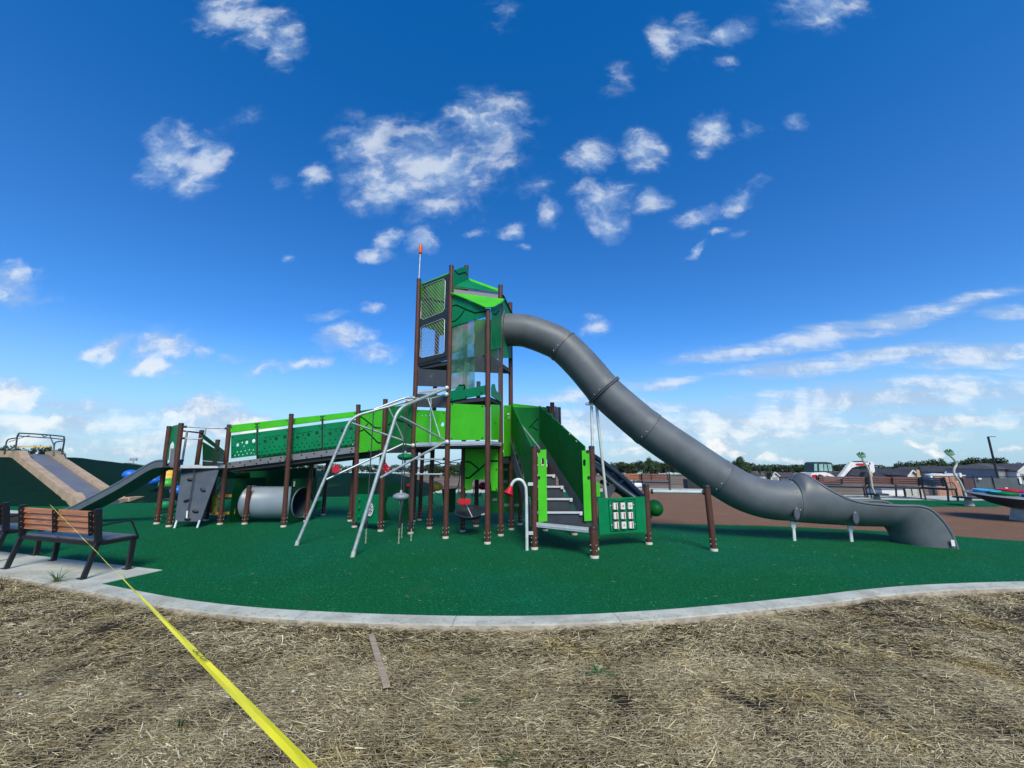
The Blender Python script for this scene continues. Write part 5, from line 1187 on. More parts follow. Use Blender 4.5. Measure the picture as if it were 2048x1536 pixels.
# lath, stones and weeds on the straw
def hz_(x, y): return hs_(x, y) + .03
a_ = G(742, 1270, -.02); c_ = G(773, 1380, -.02); a_.z = hz_(a_.x, a_.y) + .012; c_.z = hz_(c_.x, c_.y) + .012
lt = MB().bar((a_ - c_) * .5, (c_ - a_) * .5, .046, .012).build('wood_lath', M_lath); lt.location = (a_ + c_) / 2; tag(lt, 'weathered wooden lath lying on the straw', 'lath')
for q, s_, lb in (((586, 1386), .014, 'small pale stone in the straw right of the tape'), ((1318, 1229), .016, 'tiny white pebble in the straw near the kerb'), ((40, 1393), .012, 'tiny pale pebble at the left edge of the straw')):
    g = G(*q, -.02); o = MB().ball((0, 0, 0), s_, s_ * .8, s_ * .7, 8).build('stone', M_foot); o.location = (g.x, g.y, hz_(g.x, g.y) + .006); tag(o, lb, 'stone')
def weed(px, py, n_b, h_, spread, label, up=1.0):
    g = G(px, py, -.02); b = MB(); r_ = random.Random(int(px))
    for i in range(n_b):
        a = r_.uniform(0, 6.28); s_ = r_.uniform(.3, 1) * spread; hh = h_ * r_.uniform(.6, 1.1); w_ = .004 * r_.uniform(.8, 1.5)
        base = Vector((r_.uniform(-.02, .02), r_.uniform(-.02, .02), 0)); dx = Vector((math.cos(a), math.sin(a), 0)); pv = Vector((-dx.y, dx.x, 0)); pts = []
        for t in (0, .35, .7, 1.0): pts.append(base + dx * s_ * t * (1 + .3 * t) + Vector((0, 0, hh * (t * 1.6 - .95 * t * t * (1.2 if s_ > spread * .6 else .7)))))
        V_ = []
        for j, p in enumerate(pts): ww = w_ * (1, .9, .6, .05)[j]; V_ += [p - pv * ww, p + pv * ww]
        b.quadfaces(V_, [(0, 1, 3, 2), (2, 3, 5, 4), (4, 5, 7, 6)])
    o = b.build('weed', M_grass, None, False); o.location = (g.x, g.y, hs_(g.x, g.y) + .015 if py > 1185 else 0.0); tag(o, label, 'weed', 'weeds in the straw'); return o
weed(112, 1168, 34, .16, .24, 'biggest weed clump at the edge of the bench pad')
weed(1195, 1345, 22, .05, .09, 'green weed right of centre in the straw'); weed(1222, 1352, 12, .03, .06, 'small flat sprig just right of the central weed')
weed(940, 1398, 16, .05, .09, 'faint weed in the straw below the middle of the kerb'); weed(362, 1450, 8, .10, .03, 'single upright green weed beside the yellow tape')
weed(1015, 1520, 16, .05, .09, 'weed at the bottom edge of the photo'); weed(1555, 1222, 3, .16, .12, 'long grass blade leaning over the kerb at right')
b = MB(); r_ = random.Random(3)
for i in range(90):
    x, y = r_.uniform(-4, 6), r_.uniform(4.4, 8.5); a = r_.uniform(0, 3.1); l_ = r_.uniform(.015, .06)
    b.bar((x, y, .003), (x + math.cos(a) * l_, y + math.sin(a) * l_, .004), .003, .002)
for i in range(420):
    x = r_.uniform(-7, 8); y = float(np.interp(x, kx, ky)) + min(.17, r_.expovariate(18)) - .01; a = r_.gauss(0, .6); l_ = r_.uniform(.012, .05)
    b.bar((x, y, .006), (x + math.cos(a) * l_, y + math.sin(a) * l_, .008), .0025, .002)
tag(b.build('loose_straw', mat('loose_straw_pale', (.42, .33, .19), .8, .3, 30)), 'few loose straw bits blown onto the green rubber', kind='stuff')

# ------------------------------------------------------------------ right hand play items
dc = Vector((13.0, 10.2, 0)); dish = tag(empty('disc_carousel', dc), 'big grey dish carousel with coloured bowls at the right edge', 'carousel')
MB().lathe((0, 0, 0), [(.24, -.02), (.23, .02), (.165, .30), (.16, .36)], 24).build('pedestal', M_foot, dish)
tilt = Vector((.02, -.08, 1)).normalized()
MB().lathe((0, 0, .34), [(.0, -.06), (.20, -.05), (.50, .03), (.80, .18), (.90, .235), (.92, .255)], 44, ax=tilt).build('dish_underside', mat('dark_dish', (.03, .045, .055), .5), dish)
MB().lathe((0, 0, .34), [(.92, .255), (.91, .27), (.7, .29), (.3, .30), (0, .30)], 44, ax=tilt).build('dish_top', mat('dish_grey', (.21, .23, .25), .5, .08, 3), dish)
for (a, rr_, r_, m_) in ((192, .54, .25, M_green), (248, .54, .25, M_blue), (146, .54, .25, M_sky), (52, .54, .25, M_red), (345, .54, .25, M_yellow)):
    q = tilt.orthogonal().normalized(); xx = Vector((1, 0, 0)); xx = (xx - tilt * xx.dot(tilt)).normalized(); yy = tilt.cross(xx)
    c = Vector((0, 0, .34)) + tilt * .285 + (xx * math.cos(R(a)) + yy * math.sin(R(a))) * rr_
    MB().lathe(c, [(0, .02), (r_ * .7, .025), (r_ * .92, .07), (r_, .075), (r_, .06), (r_ * .9, .0), (0, 0)], 28, ax=tilt).build('bowl_seat', m_, dish)
def leaf_pole(px, py, top, offs_, label):
    g = G(px, py, .01); t = tag(empty('leaf_pole_spinner', g), label, 'spinner', 'leaf topped pole spinners')
    MB().lathe((0, 0, 0), [(.13, -.02), (.12, .02), (.085, .22), (.08, .24)], 16).build('pedestal', M_foot, t)
    MB().lathe((0, 0, .24), [(0, 0), (.34, .0), (.36, .02), (.34, .045), (0, .05)], 24).build('foot_disc', M_black, t)
    pts = [(x_, 0, z_) for x_, z_ in offs_]
    MB().tube(spline(pts, 5), .032, 10).build('wavy_pole', M_foot, t)
    lf = MB(); c = Vector(pts[-1])
    for s_ in (-1, 1):
        V_ = [c + Vector((0, 0, -.02)), c + Vector((s_ * .13, -.03, .05)), c + Vector((s_ * .16, .02, .16)), c + Vector((s_ * .04, 0, .24)), c + Vector((0, .03, .12))]
        lf.quadfaces(V_ + [v + Vector((0, .03, 0)) for v in V_], [(0, 1, 4), (1, 2, 4), (2, 3, 4), (5, 9, 6), (6, 9, 7), (7, 9, 8), (0, 5, 6, 1), (1, 6, 7, 2), (2, 7, 8, 3)])
    lf.build('leaf_top', mat('faded_leaf_green', (.06, .17, .09), .5), t); return t
leaf_pole(1755, 1003, 1.72, [(-.05, .28), (-.10, .5), (-.09, .9), (-.14, 1.2), (-.25, 1.42), (-.28, 1.55)], 'leaf topped wavy pole in front of the excavator arm')
leaf_pole(1939, 1011, 1.72, [(-.05, .28), (-.08, .5), (-.16, .8), (-.27, 1.0), (-.25, 1.18), (-.13, 1.35), (-.17, 1.5), (-.27, 1.62)], 'leaf topped wavy pole beside the brown toilets')

# ------------------------------------------------------------------ construction things beyond
def at_far(px, Y):
    d = ray(px, 940); x = d.x / d.y * Y; return Vector((x, Y, zt(x, Y)))
def W_(name, loc, label, cat, rz=0, group=None): return tag(empty(name, loc, rz), label, cat, group)
# mini excavator
YE = 36.0; sx_ = lambda px, py, dY=0: D(px, py, YE + dY)
ex = W_('excavator', Vector((sx_(1655, 960).x, YE, zt(sx_(1655, 960).x, YE))), 'white mini excavator with dark glazed cab and raised arm', 'excavator')
M_exw = mat('excavator_white', (.74, .74, .72), .35, .08, 3, dirt=((.3, .26, .2), 2, .3)); M_exd = mat('excavator_dark', (.02, .025, .03), .6)
def prism_px(name, pix, Y, depth, m, par, root):
    a = [D(x, y, Y) - root.location for x, y in pix]; c = [p + Vector((0, depth, 0)) for p in a]; k_ = len(a)
    return MB().quadfaces(a + c, [tuple(range(k_)), tuple(range(k_, 2 * k_))[::-1]] + [(i, i + k_, (i + 1) % k_ + k_, (i + 1) % k_) for i in range(k_)]).build(name, m, par)
bd = prism_px('body', [(1622, 950), (1624, 946), (1632, 945), (1650, 944.5), (1660, 947), (1668, 952), (1675, 955), (1676, 960), (1672, 964), (1625, 964), (1621, 958)], YE, 1.5, M_exw, ex, ex)
prism_px('engine_vent', [(1635, 951), (1639, 948.5), (1647, 951), (1649, 961), (1634, 961)], YE - .03, .05, M_exd, bd, ex)
prism_px('decal', [(1624, 950), (1633, 949), (1636, 954), (1632, 957.5), (1623, 957)], YE - .035, .02, M_red, bd, ex)
prism_px('decal', [(1651, 950), (1666, 955), (1658, 954.5)], YE - .02, .02, M_red, bd, ex)
cab = prism_px('cab', [(1627, 927), (1631, 924.2), (1652, 923.8), (1663, 925.5), (1665, 929), (1668, 944), (1628, 944.5)], YE + .2, 1.15, mat('cab_frame', (.02, .05, .045), .4), ex, ex)
for pix in ([(1628.5, 928), (1634, 927.5), (1634.5, 941.5), (1629, 942)], [(1638, 928.5), (1646, 928), (1647, 942), (1638.5, 942)], [(1648, 928.5), (1653, 928.5), (1656, 942), (1648.5, 942)], [(1655, 928.5), (1662.5, 928.5), (1664.5, 942.5), (1658, 942.5)]):
    prism_px('cab_window', pix, YE + .16, .03, mat('cab_pane', (.26, .42, .42), .15, .2, 2), cab, ex)
tk = MB().quadfaces(*[[], []]); 
tr_ = prism_px('track', [(1620, 966), (1624, 963), (1674, 963), (1679, 967), (1676, 975), (1624, 975)], YE - .1, .35, M_exd, ex, ex); prism_px('track', [(1620, 966), (1624, 963), (1674, 963), (1679, 967), (1676, 975), (1624, 975)], YE + 1.4, .35, M_exd, ex, ex)
MB().bar(D(1628, 966, YE + .7) - ex.location, D(1672, 966, YE + .7) - ex.location, 1.2, .3).build('undercarriage', M_exd, ex)
boom = prism_px('boom', [(1677, 957), (1683, 958), (1704, 936), (1712, 933), (1741, 929), (1741, 925), (1712, 925), (1706, 923.5), (1701, 924), (1697, 930), (1690, 940)], YE - .3, .3, M_exw, ex, ex)
prism_px('decal', [(1711, 928.5), (1714, 926.8), (1727, 926.8), (1730, 929), (1726, 931), (1714, 931)], YE - .33, .02, M_red, boom, ex)
prism_px('hydraulic_ram', [(1692, 957), (1695, 957), (1706, 938), (1703, 938)], YE - .2, .1, M_exd, boom, ex); prism_px('hydraulic_ram', [(1705, 922.2), (1725, 921.8), (1738, 924.5), (1725, 924.6), (1706, 924)], YE - .2, .1, M_exd, boom, ex)
prism_px('stick', [(1738, 924), (1744, 922.5), (1748, 927), (1750, 943), (1746, 946), (1741, 946), (1739, 932)], YE - .3, .26, M_exw, ex, ex); prism_px('stick_link', [(1741, 945), (1744, 945), (1742.5, 957), (1739.5, 957)], YE - .3, .2, M_exw, ex, ex)
prism_px('bucket', [(1731, 944), (1738, 944), (1740, 956), (1733, 958), (1728, 952)], YE - .35, .5, M_exd, ex, ex)
# raw boards on stakes
for (px, py0, py1, w_, lb) in ((1836.5, 939.5, 959, 5, 'raw board nailed to a stake behind the sideways bench'), (1743, 943, 962, 4, 'raw board on a stake under the excavator arm')):
    Yb = 22.0; c = D(px, (py0 + py1) / 2, Yb); o = W_('board_sign', Vector((c.x, Yb, zt(c.x, Yb))), lb, 'board', 0, 'raw boards on stakes')
    a_ = D(px - w_, py0, Yb) - o.location; c_ = D(px + w_, py1, Yb) - o.location
    MB().box((a_ + c_) / 2, (abs(c_.x - a_.x), .03, abs(a_.z - c_.z)), Matrix.Rotation(.06, 3, 'Y')).build('board', M_board, o); MB().bar((0, .03, 0), (0, .03, (a_.z + c_.z) / 2), .04, .04).build('stake', M_board, o)
# portable toilets
YT = 40.0
for i, (x0, x1, lb) in enumerate(((1866, 1898, 'brown portable toilet on the left of the pair'), (1897, 1928, 'brown portable toilet on the right of the pair'))):
    c = D((x0 + x1) / 2, 988, YT); g = Vector((c.x, YT, zt(c.x, YT))); o = W_('portable_toilet', g, lb, 'toilet', -.30, 'portable toilets')
    topz = D(1890, 951, YT).z - g.z; wd = 1.28; M_pt = mat('toilet_tan', (.42, .235, .16), .55, .08, 2); M_pt2 = mat('toilet_tan_dark', (.26, .14, .10), .55)
    MB().box((0, 0, topz / 2), (wd, 1.1, topz)).build('cabin', M_pt, o)
    rf = MB(); pr_ = [(-wd / 2 - .05, topz), (-wd / 2 - .05, topz + .06), (-wd * .25, topz + .12), (0, topz + .22), (wd * .25, topz + .12), (wd / 2 + .05, topz + .06), (wd / 2 + .05, topz)]
    rf.quadfaces([Vector((x, y, z)) for y in (-.62, .62) for x, z in pr_], [tuple(range(7))[::-1], tuple(range(7, 14))] + [(j, (j + 1) % 7, (j + 1) % 7 + 7, j + 7) for j in range(7)]); rf.build('roof', M_white, o)
    dr = MB().box((0, -.565, topz * .48), (wd * .72, .03, topz * .86)).build('door', M_pt, o); MB().box((-.46 * wd, -.57, topz * .5), (.05, .04, topz)).build('door_frame', M_pt2, o); MB().box((.46 * wd, -.57, topz * .5), (.05, .04, topz)).build('door_frame', M_pt2, o)
    MB().lathe((0, -.585, topz * .86), [(0, 0), (.22, 0), (.22, .01), (0, .01)], 14, ax=(0, -1, 0), smooth=False).build('vent_arch', M_pt2, o); MB().box((.0, -.59, topz * .76), (.22, .01, .10)).build('sign', M_white, dr); MB().box((.2, -.59, topz * .52), (.09, .03, .1)).build('latch', M_pt2, dr)
# screened construction fence
YF = 30.0
g0 = at_far(1924, YF); o = W_('construction_fence', g0, 'dark grey screened construction fence right of the toilets', 'fence')
M_scr = mat('fence_screen', (.050, .070, .080), .8, .25, .8, dirt=((.09, .10, .10), 1.5, .5)); M_scr2 = mat('maroon_screen', (.055, .030, .040), .85, .2, 1)
xa = [(1924, 954.5, M_scr2, 1946), (1946, 953.5, M_scr, 1984), (1984, 953.5, M_scr, 2046), (2046, 953, M_scr, 2110), (2110, 952, M_scr, 2180)]
for (a, yt, m_, bx) in xa:
    A_, C_ = D(a, yt, YF), D(bx, yt, YF); zb_ = zt(A_.x, YF) ; A_, C_ = A_ - g0, C_ - g0
    V_ = []; nn = 8
    for q in range(nn + 1):
        t = q / nn; x = A_.x + (C_.x - A_.x) * t; y = .06 * math.sin(q * 1.9 + a); V_ += [Vector((x, y, -.6)), Vector((x, y + .03 * math.sin(q), A_.z - .08))]
    sc2 = MB().quadfaces(V_, [(q * 2, q * 2 + 2, q * 2 + 3, q * 2 + 1) for q in range(nn)], True).build('screen', m_, o); sd_ = sc2.modifiers.new('cloth', 'SOLIDIFY'); sd_.thickness = .01
    MB().tube([(A_.x, 0, -.7), (A_.x, 0, A_.z + .08)], .035, 6).build('fence_post', M_black, o); MB().tube([(A_.x, 0, A_.z), (C_.x, 0, A_.z)], .03, 6).build('top_rail', M_black, o)
for (px, py, w_, h_) in ((1960, 957.5, 4.5, 2), (2013, 976, 3.5, 1.6), (2041, 961, 3.5, 9)):
    c = D(px, py, YF - .12) - g0; MB().box(c, (w_ / 25 * 1.3, .01, h_ / 25 * 1.3)).build('sign', M_white, o)
# small marker posts near the toilets
for px, py in ((1861.5, 955), (1919, 950)):
    c = D(px, py, 27); g = Vector((c.x, 27, zt(c.x, 27))); o = W_('marker_post', g, 'thin black marker post with white cap %s the toilets' % ('left of' if px < 1900 else 'in front of'), 'post', 0, 'white capped marker posts')
    MB().tube([(0, 0, -.3), (0, 0, c.z - g.z - .1)], .05, 8).build('pole', M_black, o); MB().box((0, 0, c.z - g.z), (.14, .14, .28)).build('cap', M_white, o)
# lamp post
YL = 42.0; c = D(1976, 873, YL); g = Vector((c.x, YL, zt(c.x, YL))); o = W_('lamp_post', g, 'tall dark square lamp post with one flat head at right', 'lamp post')
MB().bar((0, 0, -.5), (0, 0, c.z - g.z), .13, .13, up=(0, 1, 0)).build('pole', M_black, o); MB().box((.38, 0, c.z - g.z - .02), (.8, .16, .05)).build('lamp_head', M_black, o); MB().box((0, 0, .25), (.6, .6, .7)).build('base', M_conc, o)
c = D(267, 919, 130); g = Vector((c.x, 130, zt(c.x, 130))); o = W_('floodlight_mast', g, 'tiny distant floodlight mast over the left treeline', 'mast')
MB().tube([(0, 0, 0), (0, 0, c.z - g.z)], .12, 6).build('pole', M_disc, o); MB().box((0, 0, c.z - g.z), (2.4, .4, .9)).build('lamp_rack', M_disc, o)
# dark crate and debris in the field
c = G(1393, 977); o = W_('crate', Vector((D(1393, 975, 24).x, 24, zt(9, 24))), 'dark open crate on the bare field below the tube slide', 'crate')
MB().box((0, 0, .28), (1.3, .6, .55)).build('body', M_exd, o); MB().box((.3, -.31, .35), (.2, .02, .12)).build('label_plate', M_white, o)
far_items = [(1252, 948.0, 58, 'white')]
c = at_far(1258, 62); o = W_('parked_car', c, 'small white parked car far behind the orange bench', 'car'); z0_ = D(1258, 950.5, 62).z - c.z
MB().lathe((0, 0, .5), [(0, -.2), (1.6, -.2), (1.75, .1), (1.5, .45), (.9, .8), (0, .85)], 20).build('body', M_exw, o).scale = (1.2, .6, 1)
MB().bar((-1.7, 0, 1.1), (.2, 0, 1.6), 1.0, .08).build('roof', M_exd, o)
for (x0, x1, y0, y1, Y, m_, lb, nm) in ((1748, 1788, 976, 985, 25, M_white, 'long low white box behind the far benches', 'storage_box'), (1792, 1812, 974, 985, 26, M_conc, 'left pale stack of blocks behind the far benches', 'block_stack'), (1816, 1836, 974, 985, 26, M_conc, 'right pale stack of blocks behind the far benches', 'block_stack')):
    a_, c_ = D(x0, y1, Y), D(x1, y0, Y); g = Vector(((a_.x + c_.x) / 2, Y, zt((a_.x + c_.x) / 2, Y))); o = W_(nm, g, lb, nm.replace('_', ' ')); hh = c_.z - g.z; ww = c_.x - a_.x
    if nm == 'storage_box':
        MB().box((0, 0, hh / 2 - .05), (ww, 1.1, hh)).build('box_body', m_, o); MB().box((0, 0, hh - .03), (ww + .06, 1.16, .07)).build('lid', M_grey, o)
    else:
        for q in range(3):
            for w in range(2): MB().box((-ww * .25 + w * ww * .5 + .02 * q, 0, hh * (q + .5) / 3), (ww * .46, .5, hh / 3.3)).build('block', m_, o)
# houses
M_roofs = [mat('roof_grey_shingle', (.070, .070, .080), .9, .2, 1.5, .4, 12), mat('roof_brown_shingle', (.105, .085, .078), .9, .2, 1.5, .4, 12)]
M_wallw = mat('white_siding', (.58, .58, .57), .7, .08, .5); M_wallb = mat('beige_siding', (.36, .33, .30), .8, .1, .5); M_wallg = mat('grey_siding', (.24, .26, .29), .8, .1, .5); M_win = mat('dark_window', (.03, .04, .05), .2)
def house(px0, px1, ridge, base, Y, wall, roof_m, label, gable=True, garage=True, rz=0.0, storeys=1, gpos=.3):
    a = D(px0, base, Y); c = D(px1, base, Y); zr = D((px0 + px1) / 2, ridge, Y).z; g = Vector(((a.x + c.x) / 2, Y, a.z)); Wd = abs(c.x - a.x); H = zr - a.z; e = H * (.60 if storeys == 1 else .66); Dp = 10.0
    o = W_('house', g, label, 'house', rz, 'houses beyond the field')
    MB().box((0, Dp / 2, e / 2 - 1.5), (Wd * .94, Dp, e + 3)).build('wall', wall, o)
    hw = Wd * .52; ri = hw - min(hw * .6, 5.2)
    V_ = [(-hw, -.6, e), (hw, -.6, e), (hw, Dp + .6, e), (-hw, Dp + .6, e), (-ri, Dp / 2, H), (ri, Dp / 2, H)]
    V_ = [Vector(v) for v in V_]; rf = MB().quadfaces(V_, [(0, 1, 5, 4), (1, 2, 5), (2, 3, 4, 5), (3, 0, 4), (3, 2, 1, 0)]).build('roof', roof_m, o)
    if gable:
        gx_ = (-.5 + gpos) * Wd; gw = min(Wd * .27, 4.2); ge = H * .60; gh = H * .92
        MB().quadfaces([Vector(v) for v in ((gx_ - gw, -1.6, -1.5), (gx_ + gw, -1.6, -1.5), (gx_ + gw, -1.6, ge), (gx_, -1.6, gh), (gx_ - gw, -1.6, ge), (gx_ - gw, 3, -1.5), (gx_ + gw, 3, -1.5), (gx_ + gw, 3, ge), (gx_, 4.5, gh), (gx_ - gw, 3, ge))],
            [(0, 1, 2, 3, 4), (1, 6, 7, 2), (5, 0, 4, 9)]).build('gable_wall', M_wallw, o)
        gr_ = gw * 1.12
        gvs = [Vector(v) for s_ in (-1, 1) for v in ((gx_, -2.0, gh + .25), (gx_ + s_ * gr_, -2.0, ge - .1), (gx_ + s_ * gr_, 3.5, ge - .1), (gx_, 5.5, gh + .25), (gx_, -2.0, gh + .05), (gx_ + s_ * gr_, -2.0, ge - .3), (gx_ + s_ * gr_, 3.5, ge - .3), (gx_, 5.5, gh + .05))]
        for q_ in (0, 8): MB().quadfaces(gvs[q_:q_ + 8], [(0, 1, 2, 3), (4, 7, 6, 5), (0, 4, 5, 1), (1, 5, 6, 2)]).build('gable_roof', roof_m, o); MB().bar(gvs[q_ + 4] + Vector((0, -.05, 0)), gvs[q_ + 5] + Vector((0, -.05, 0)), .1, .22).build('fascia', M_white, o)
        if garage: MB().box((gx_, -1.63, ge * .36), (gw * 1.3, .06, ge * .6)).build('garage_door', M_wallg, o)
    if Wd > 7 and gable: MB().quadfaces([Vector(v) for v in ((gx_ + gw * 2.1, -.62, H * .5), (gx_ + gw * 3.5, -.62, H * .5), (gx_ + gw * 2.8, -.62, H * .86), (gx_ + gw * 2.1, 4, H * .5), (gx_ + gw * 3.5, 4, H * .5), (gx_ + gw * 2.8, 4, H * .86))], [(0, 1, 2), (0, 2, 5, 3), (1, 4, 5, 2)]).build('dormer', M_wallw, o)
    for fx in (.58, .74, .88):
        wn = MB().box(((-.5 + fx) * Wd, -.03, e * .55), (Wd * .07, .08, e * .32)).build('window', M_win, o); MB().box(((-.5 + fx) * Wd, -.02, e * .55), (Wd * .09, .05, e * .40)).build('window_frame', M_white, wn)
        if storeys == 2: MB().box(((-.5 + fx) * Wd, -.03, e * .85), (Wd * .07, .08, e * .2)).build('window', M_win, o)
    return o
house(1518, 1548, 943, 961, 120, M_wallw, M_roofs[1], 'white house with brown roof just above the slide bend', gpos=.85)
house(1547, 1578, 944, 962, 128, M_wallb, M_roofs[1], 'beige house with brown roof left of the slide hood', gpos=.3)
house(1576, 1622, 946, 966, 116, M_wallb, M_roofs[1], 'house behind the slide hood left of the excavator', gpos=.2)
house(1672, 1722, 943, 966, 112, M_wallb, M_roofs[1], 'brown roofed house seen under the excavator boom', gpos=.75)
house(1722, 1768, 939, 968, 104, M_wallw, M_roofs[0], 'white gabled house behind the excavator bucket', gpos=.25)
house(1766, 1812, 937, 966, 100, M_wallw, M_roofs[0], 'white house with twin gables left of the raw board', gpos=.35)
house(1800, 1842, 938, 968, 88, M_wallb, M_roofs[0], 'house with grey roof and white gable behind the benches', gpos=.30)
house(1836, 1886, 934, 962, 105, M_wallw, M_roofs[0], 'wide dark roofed house above the toilets', gpos=.12)
house(1880, 1934, 932, 960, 98, M_wallb, M_roofs[0], 'dark hipped roof house right behind the second leaf pole', gpos=.2)
house(1926, 1962, 936, 960, 96, M_wallw, M_roofs[0], 'low white house between leaf pole and lamp post', gpos=.5)
house(1955, 2003, 934, 958, 92, M_wallw, M_roofs[1], 'white house with brown gable crossed by the lamp post', gpos=.35)
house(1998, 2066, 927, 960, 84, M_wallg, M_roofs[0], 'large grey two storey house at the right edge', storeys=2, gpos=.55)
house(2060, 2130, 930, 960, 84, M_wallb, M_roofs[1], 'beige house cut off by the right edge of the photo')

# ------------------------------------------------------------------ trees
def crown_mesh(name, seed, rx, rz_, nclump, nleaf, leaf, squash=.8):
    r_ = np.random.default_rng(seed); C_ = []
    for i in range(nclump):
        v = r_.normal(0, 1, 3); v /= np.linalg.norm(v); rad = r_.uniform(.35, .95) ** .6
        C_.append((v[0] * rx * rad, v[1] * rx * rad, rz_ * (1 + v[2] * rad * squash), r_.uniform(.16, .34) * rx))
    C_ = np.array(C_); w_ = C_[:, 3] ** 2; w_ /= w_.sum(); ci = r_.choice(nclump, nleaf, p=w_)
    d_ = r_.normal(0, 1, (nleaf, 3)); d_ /= np.linalg.norm(d_, axis=1)[:, None]
    pos = C_[ci, :3] + d_ * (C_[ci, 3] * r_.uniform(.55, 1.05, nleaf))[:, None]
    a = r_.normal(0, 1, (nleaf, 3)) + d_ * .4; a /= np.linalg.norm(a, axis=1)[:, None]; b_ = np.cross(a, d_ + r_.normal(0, .6, (nleaf, 3))); b_ /= np.linalg.norm(b_, axis=1)[:, None] + 1e-9
    s_ = leaf * r_.uniform(.5, 1.3, nleaf)[:, None]
    V_ = np.stack([pos - a * s_, pos - b_ * s_ * .55, pos + a * s_, pos + b_ * s_ * .55], 1).reshape(-1, 3)
    me = bpy.data.meshes.new(name); me.from_pydata(V_.tolist(), [], [(i * 4, i * 4 + 1, i * 4 + 2, i * 4 + 3) for i in range(nleaf)]); me.materials.append(M_leaf); me.update(); return me
def trunk_mesh(h_, r_, seed):
    b = MB(); rr_ = random.Random(seed); b.tube([(0, 0, -1), (0, 0, h_ * .5), (rr_.uniform(-.3, .3), rr_.uniform(-.2, .2), h_)], r_, 7, rs=[r_, r_ * .7, r_ * .25])
    for i in range(5):
        a = rr_.uniform(0, 6.28); z = h_ * rr_.uniform(.35, .7); b.tube([(0, 0, z), (math.cos(a) * h_ * .12, math.sin(a) * h_ * .12, z + h_ * .12), (math.cos(a) * h_ * .28, math.sin(a) * h_ * .28, z + h_ * .22)], r_ * .3, 5, rs=[r_ * .4, r_ * .25, r_ * .08])
    me = b.mesh('trunk', M_bark); return me
crowns = [crown_mesh('crown', 11 + i, 1.0, .95, 26 + 5 * i, 2600, .075) for i in range(5)]
open_crown = crown_mesh('open_crown', 44, 1.0, .9, 14, 1300, .07)
trunks = [trunk_mesh(1.3, .07, i) for i in range(3)]
def tree(px, topy, Y, wpx, label, variant, name='tree', base=None, group='trees along the far treeline'):
    c = D(px, topy, Y); zg = zt(c.x, Y) if base is None else base; H = max(c.z - zg, 1.0); w_ = wpx / F * Y * 1.0 / 2
    o = W_(name, Vector((c.x, Y, zg)), label, 'tree', random.uniform(0, 6.28), group)
    me = open_crown if variant == 9 else crowns[variant % 5]
    cr = bpy.data.objects.new('crown', me); scene.collection.objects.link(cr); cr.parent = o; sc_z = H / 1.72; cr.scale = (w_, w_, sc_z); cr.location = (0, 0, -.0)
    tk_ = bpy.data.objects.new('trunk', trunks[variant % 3]); scene.collection.objects.link(tk_); tk_.parent = o; tk_.scale = (w_ * .6, w_ * .6, H / 1.9)
    return o
rt = random.Random(12)
def topline(px):
    pts = [(-300, 930), (150, 934), (172, 926), (200, 924.5), (270, 926), (290, 932), (600, 928), (720, 930), (840, 932), (865, 929), (900, 933), (930, 928), (1000, 925), (1190, 930), (1215, 929), (1228, 925), (1245, 924.5), (1262, 925), (1272, 926), (1286, 921), (1300, 922), (1312, 925), (1330, 924), (1400, 925), (1460, 928), (1478, 920), (1495, 926), (1510, 932), (1545, 929), (1560, 930), (1600, 929), (1640, 930), (1700, 929), (1790, 934), (1800, 927), (1850, 925), (1870, 922), (1895, 928), (1935, 921), (1965, 918), (1990, 922), (2010, 927), (2050, 928), (2300, 925)]
    for (a, b_), (c, d) in zip(pts, pts[1:]):
        if a <= px <= c: return b_ + (d - b_) * (px - a) / (c - a)
    return 928
desc = ['round dark crown', 'broad dark crown', 'dense low crown', 'uneven bushy crown', 'narrow pointed crown']
px = -90.0; i = 0
named = {}
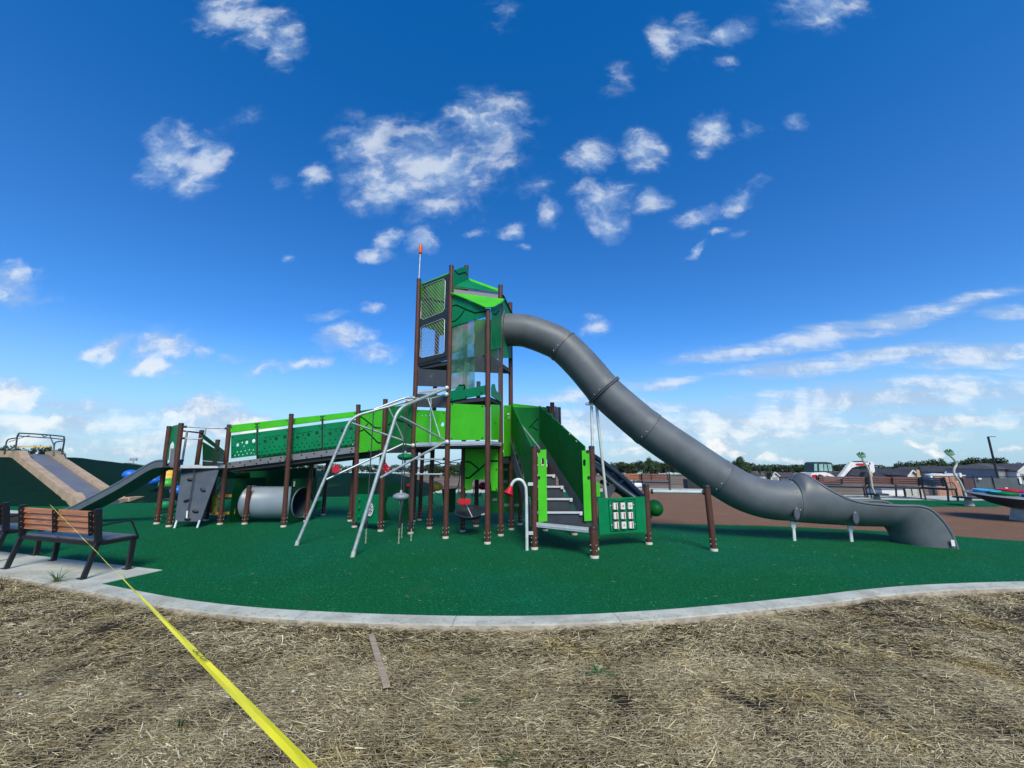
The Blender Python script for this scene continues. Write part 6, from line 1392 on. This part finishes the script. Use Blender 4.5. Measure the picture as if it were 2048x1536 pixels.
while px < 2180:
    ty = topline(px) + rt.uniform(-.8, 2.2); Yt_ = rt.uniform(170, 215) if px < 1780 else rt.uniform(135, 160)
    side = 'left treeline' if px < 300 else 'trees behind the play structure' if px < 1180 else 'treeline behind the rear slide' if px < 1420 else 'trees above the slide bend' if px < 1700 else 'trees behind the right houses'
    marks = [(60, 'outside the left edge'), (150, 'behind the wide tan slide'), (215, 'left of the distant floodlight'), (300, 'around the distant floodlight'), (460, 'behind the left platform'), (700, 'behind the ramp bridge'), (840, 'behind the steel climbing frame'), (1000, 'seen between the tower posts'), (1190, 'behind the stairs'),
             (1235, 'beside the steel slide legs'), (1285, 'above the orange backed bench'), (1345, 'above the dark red bench'), (1420, 'under the tube slide slope'), (1500, 'where the tube slide crosses the treeline'), (1560, 'above the first brown roofed house'), (1620, 'left of the excavator cab'), (1700, 'between excavator cab and arm'), (1790, 'right of the excavator arm'), (1870, 'above the toilets'), (1950, 'behind the right leaf pole'), (2048, 'right of the lamp post'), (3000, 'outside the right edge')]
    wh = next(w for q_, w in marks if px < q_)
    v_ = i % 5; tree(px, ty, Yt_, rt.uniform(26, 40), 'dark green tree with %s %s' % (desc[v_], wh), v_, group='trees in the %s' % side)
    px += rt.uniform(9, 17) * (2.0 if 300 < px < 840 or 940 < px < 1180 else 1.0); i += 1
for (px, ty, Y, wp, v_, lb) in [(1816, 915, 110, 36, 9, 'tallest airy round tree left of the toilets'), (1226, 917, 95, 18, 9, 'sparse tree top sticking out beside the steel slide legs'), (1527, 922, 100, 24, 9, 'open crowned tree above the slide bend'), (1480, 917.5, 120, 34, 1, 'dense rounded tree touching the tube slide edge'),
        (1300, 919.5, 130, 34, 3, 'biggest dark tree above the dark red bench'), (1962, 915, 112, 60, 2, 'broad hill of foliage behind the lamp post'), (1935, 919, 114, 44, 4, 'foliage mass behind the second leaf pole'), (1990, 919, 110, 40, 1, 'foliage right of the lamp post'), (1878, 919, 116, 36, 0, 'rounded tree above the toilets'), (1860, 924, 116, 34, 3, 'low tree left above the toilets')]:
    tree(px, ty, Y, wp, lb, v_, group=None)
for (px, ty, Y, wp, lb) in [(8, 884, 24, 34, 'leafy sapling at the left edge behind the mound'), (32, 891, 24, 30, 'sapling behind the left pipe of the arch'), (70, 897, 26, 22, 'small sapling behind the middle of the arch'), (86, 886, 26, 24, 'tallest sapling behind the middle of the arch'), (104, 890, 26, 28, 'sapling behind the right pipe of the arch'), (118, 903, 28, 18, 'low sapling right of the arch')]:
    o = tree(px, ty - 2, Y, wp * 1.3, lb, 9, 'sapling', 1.05, None); o.children[0].data = open_crown
for (px, ty, Y, wp, lb) in [(900, 930, 60, 34, 'bushy green tree seen through the tower posts'), (870, 934, 60, 30, 'paler bush seen left of the red step'), (915, 929, 60, 26, 'pale green bush behind the tower')]: tree(px, ty, Y, wp, lb, 3, 'bush', None, None)
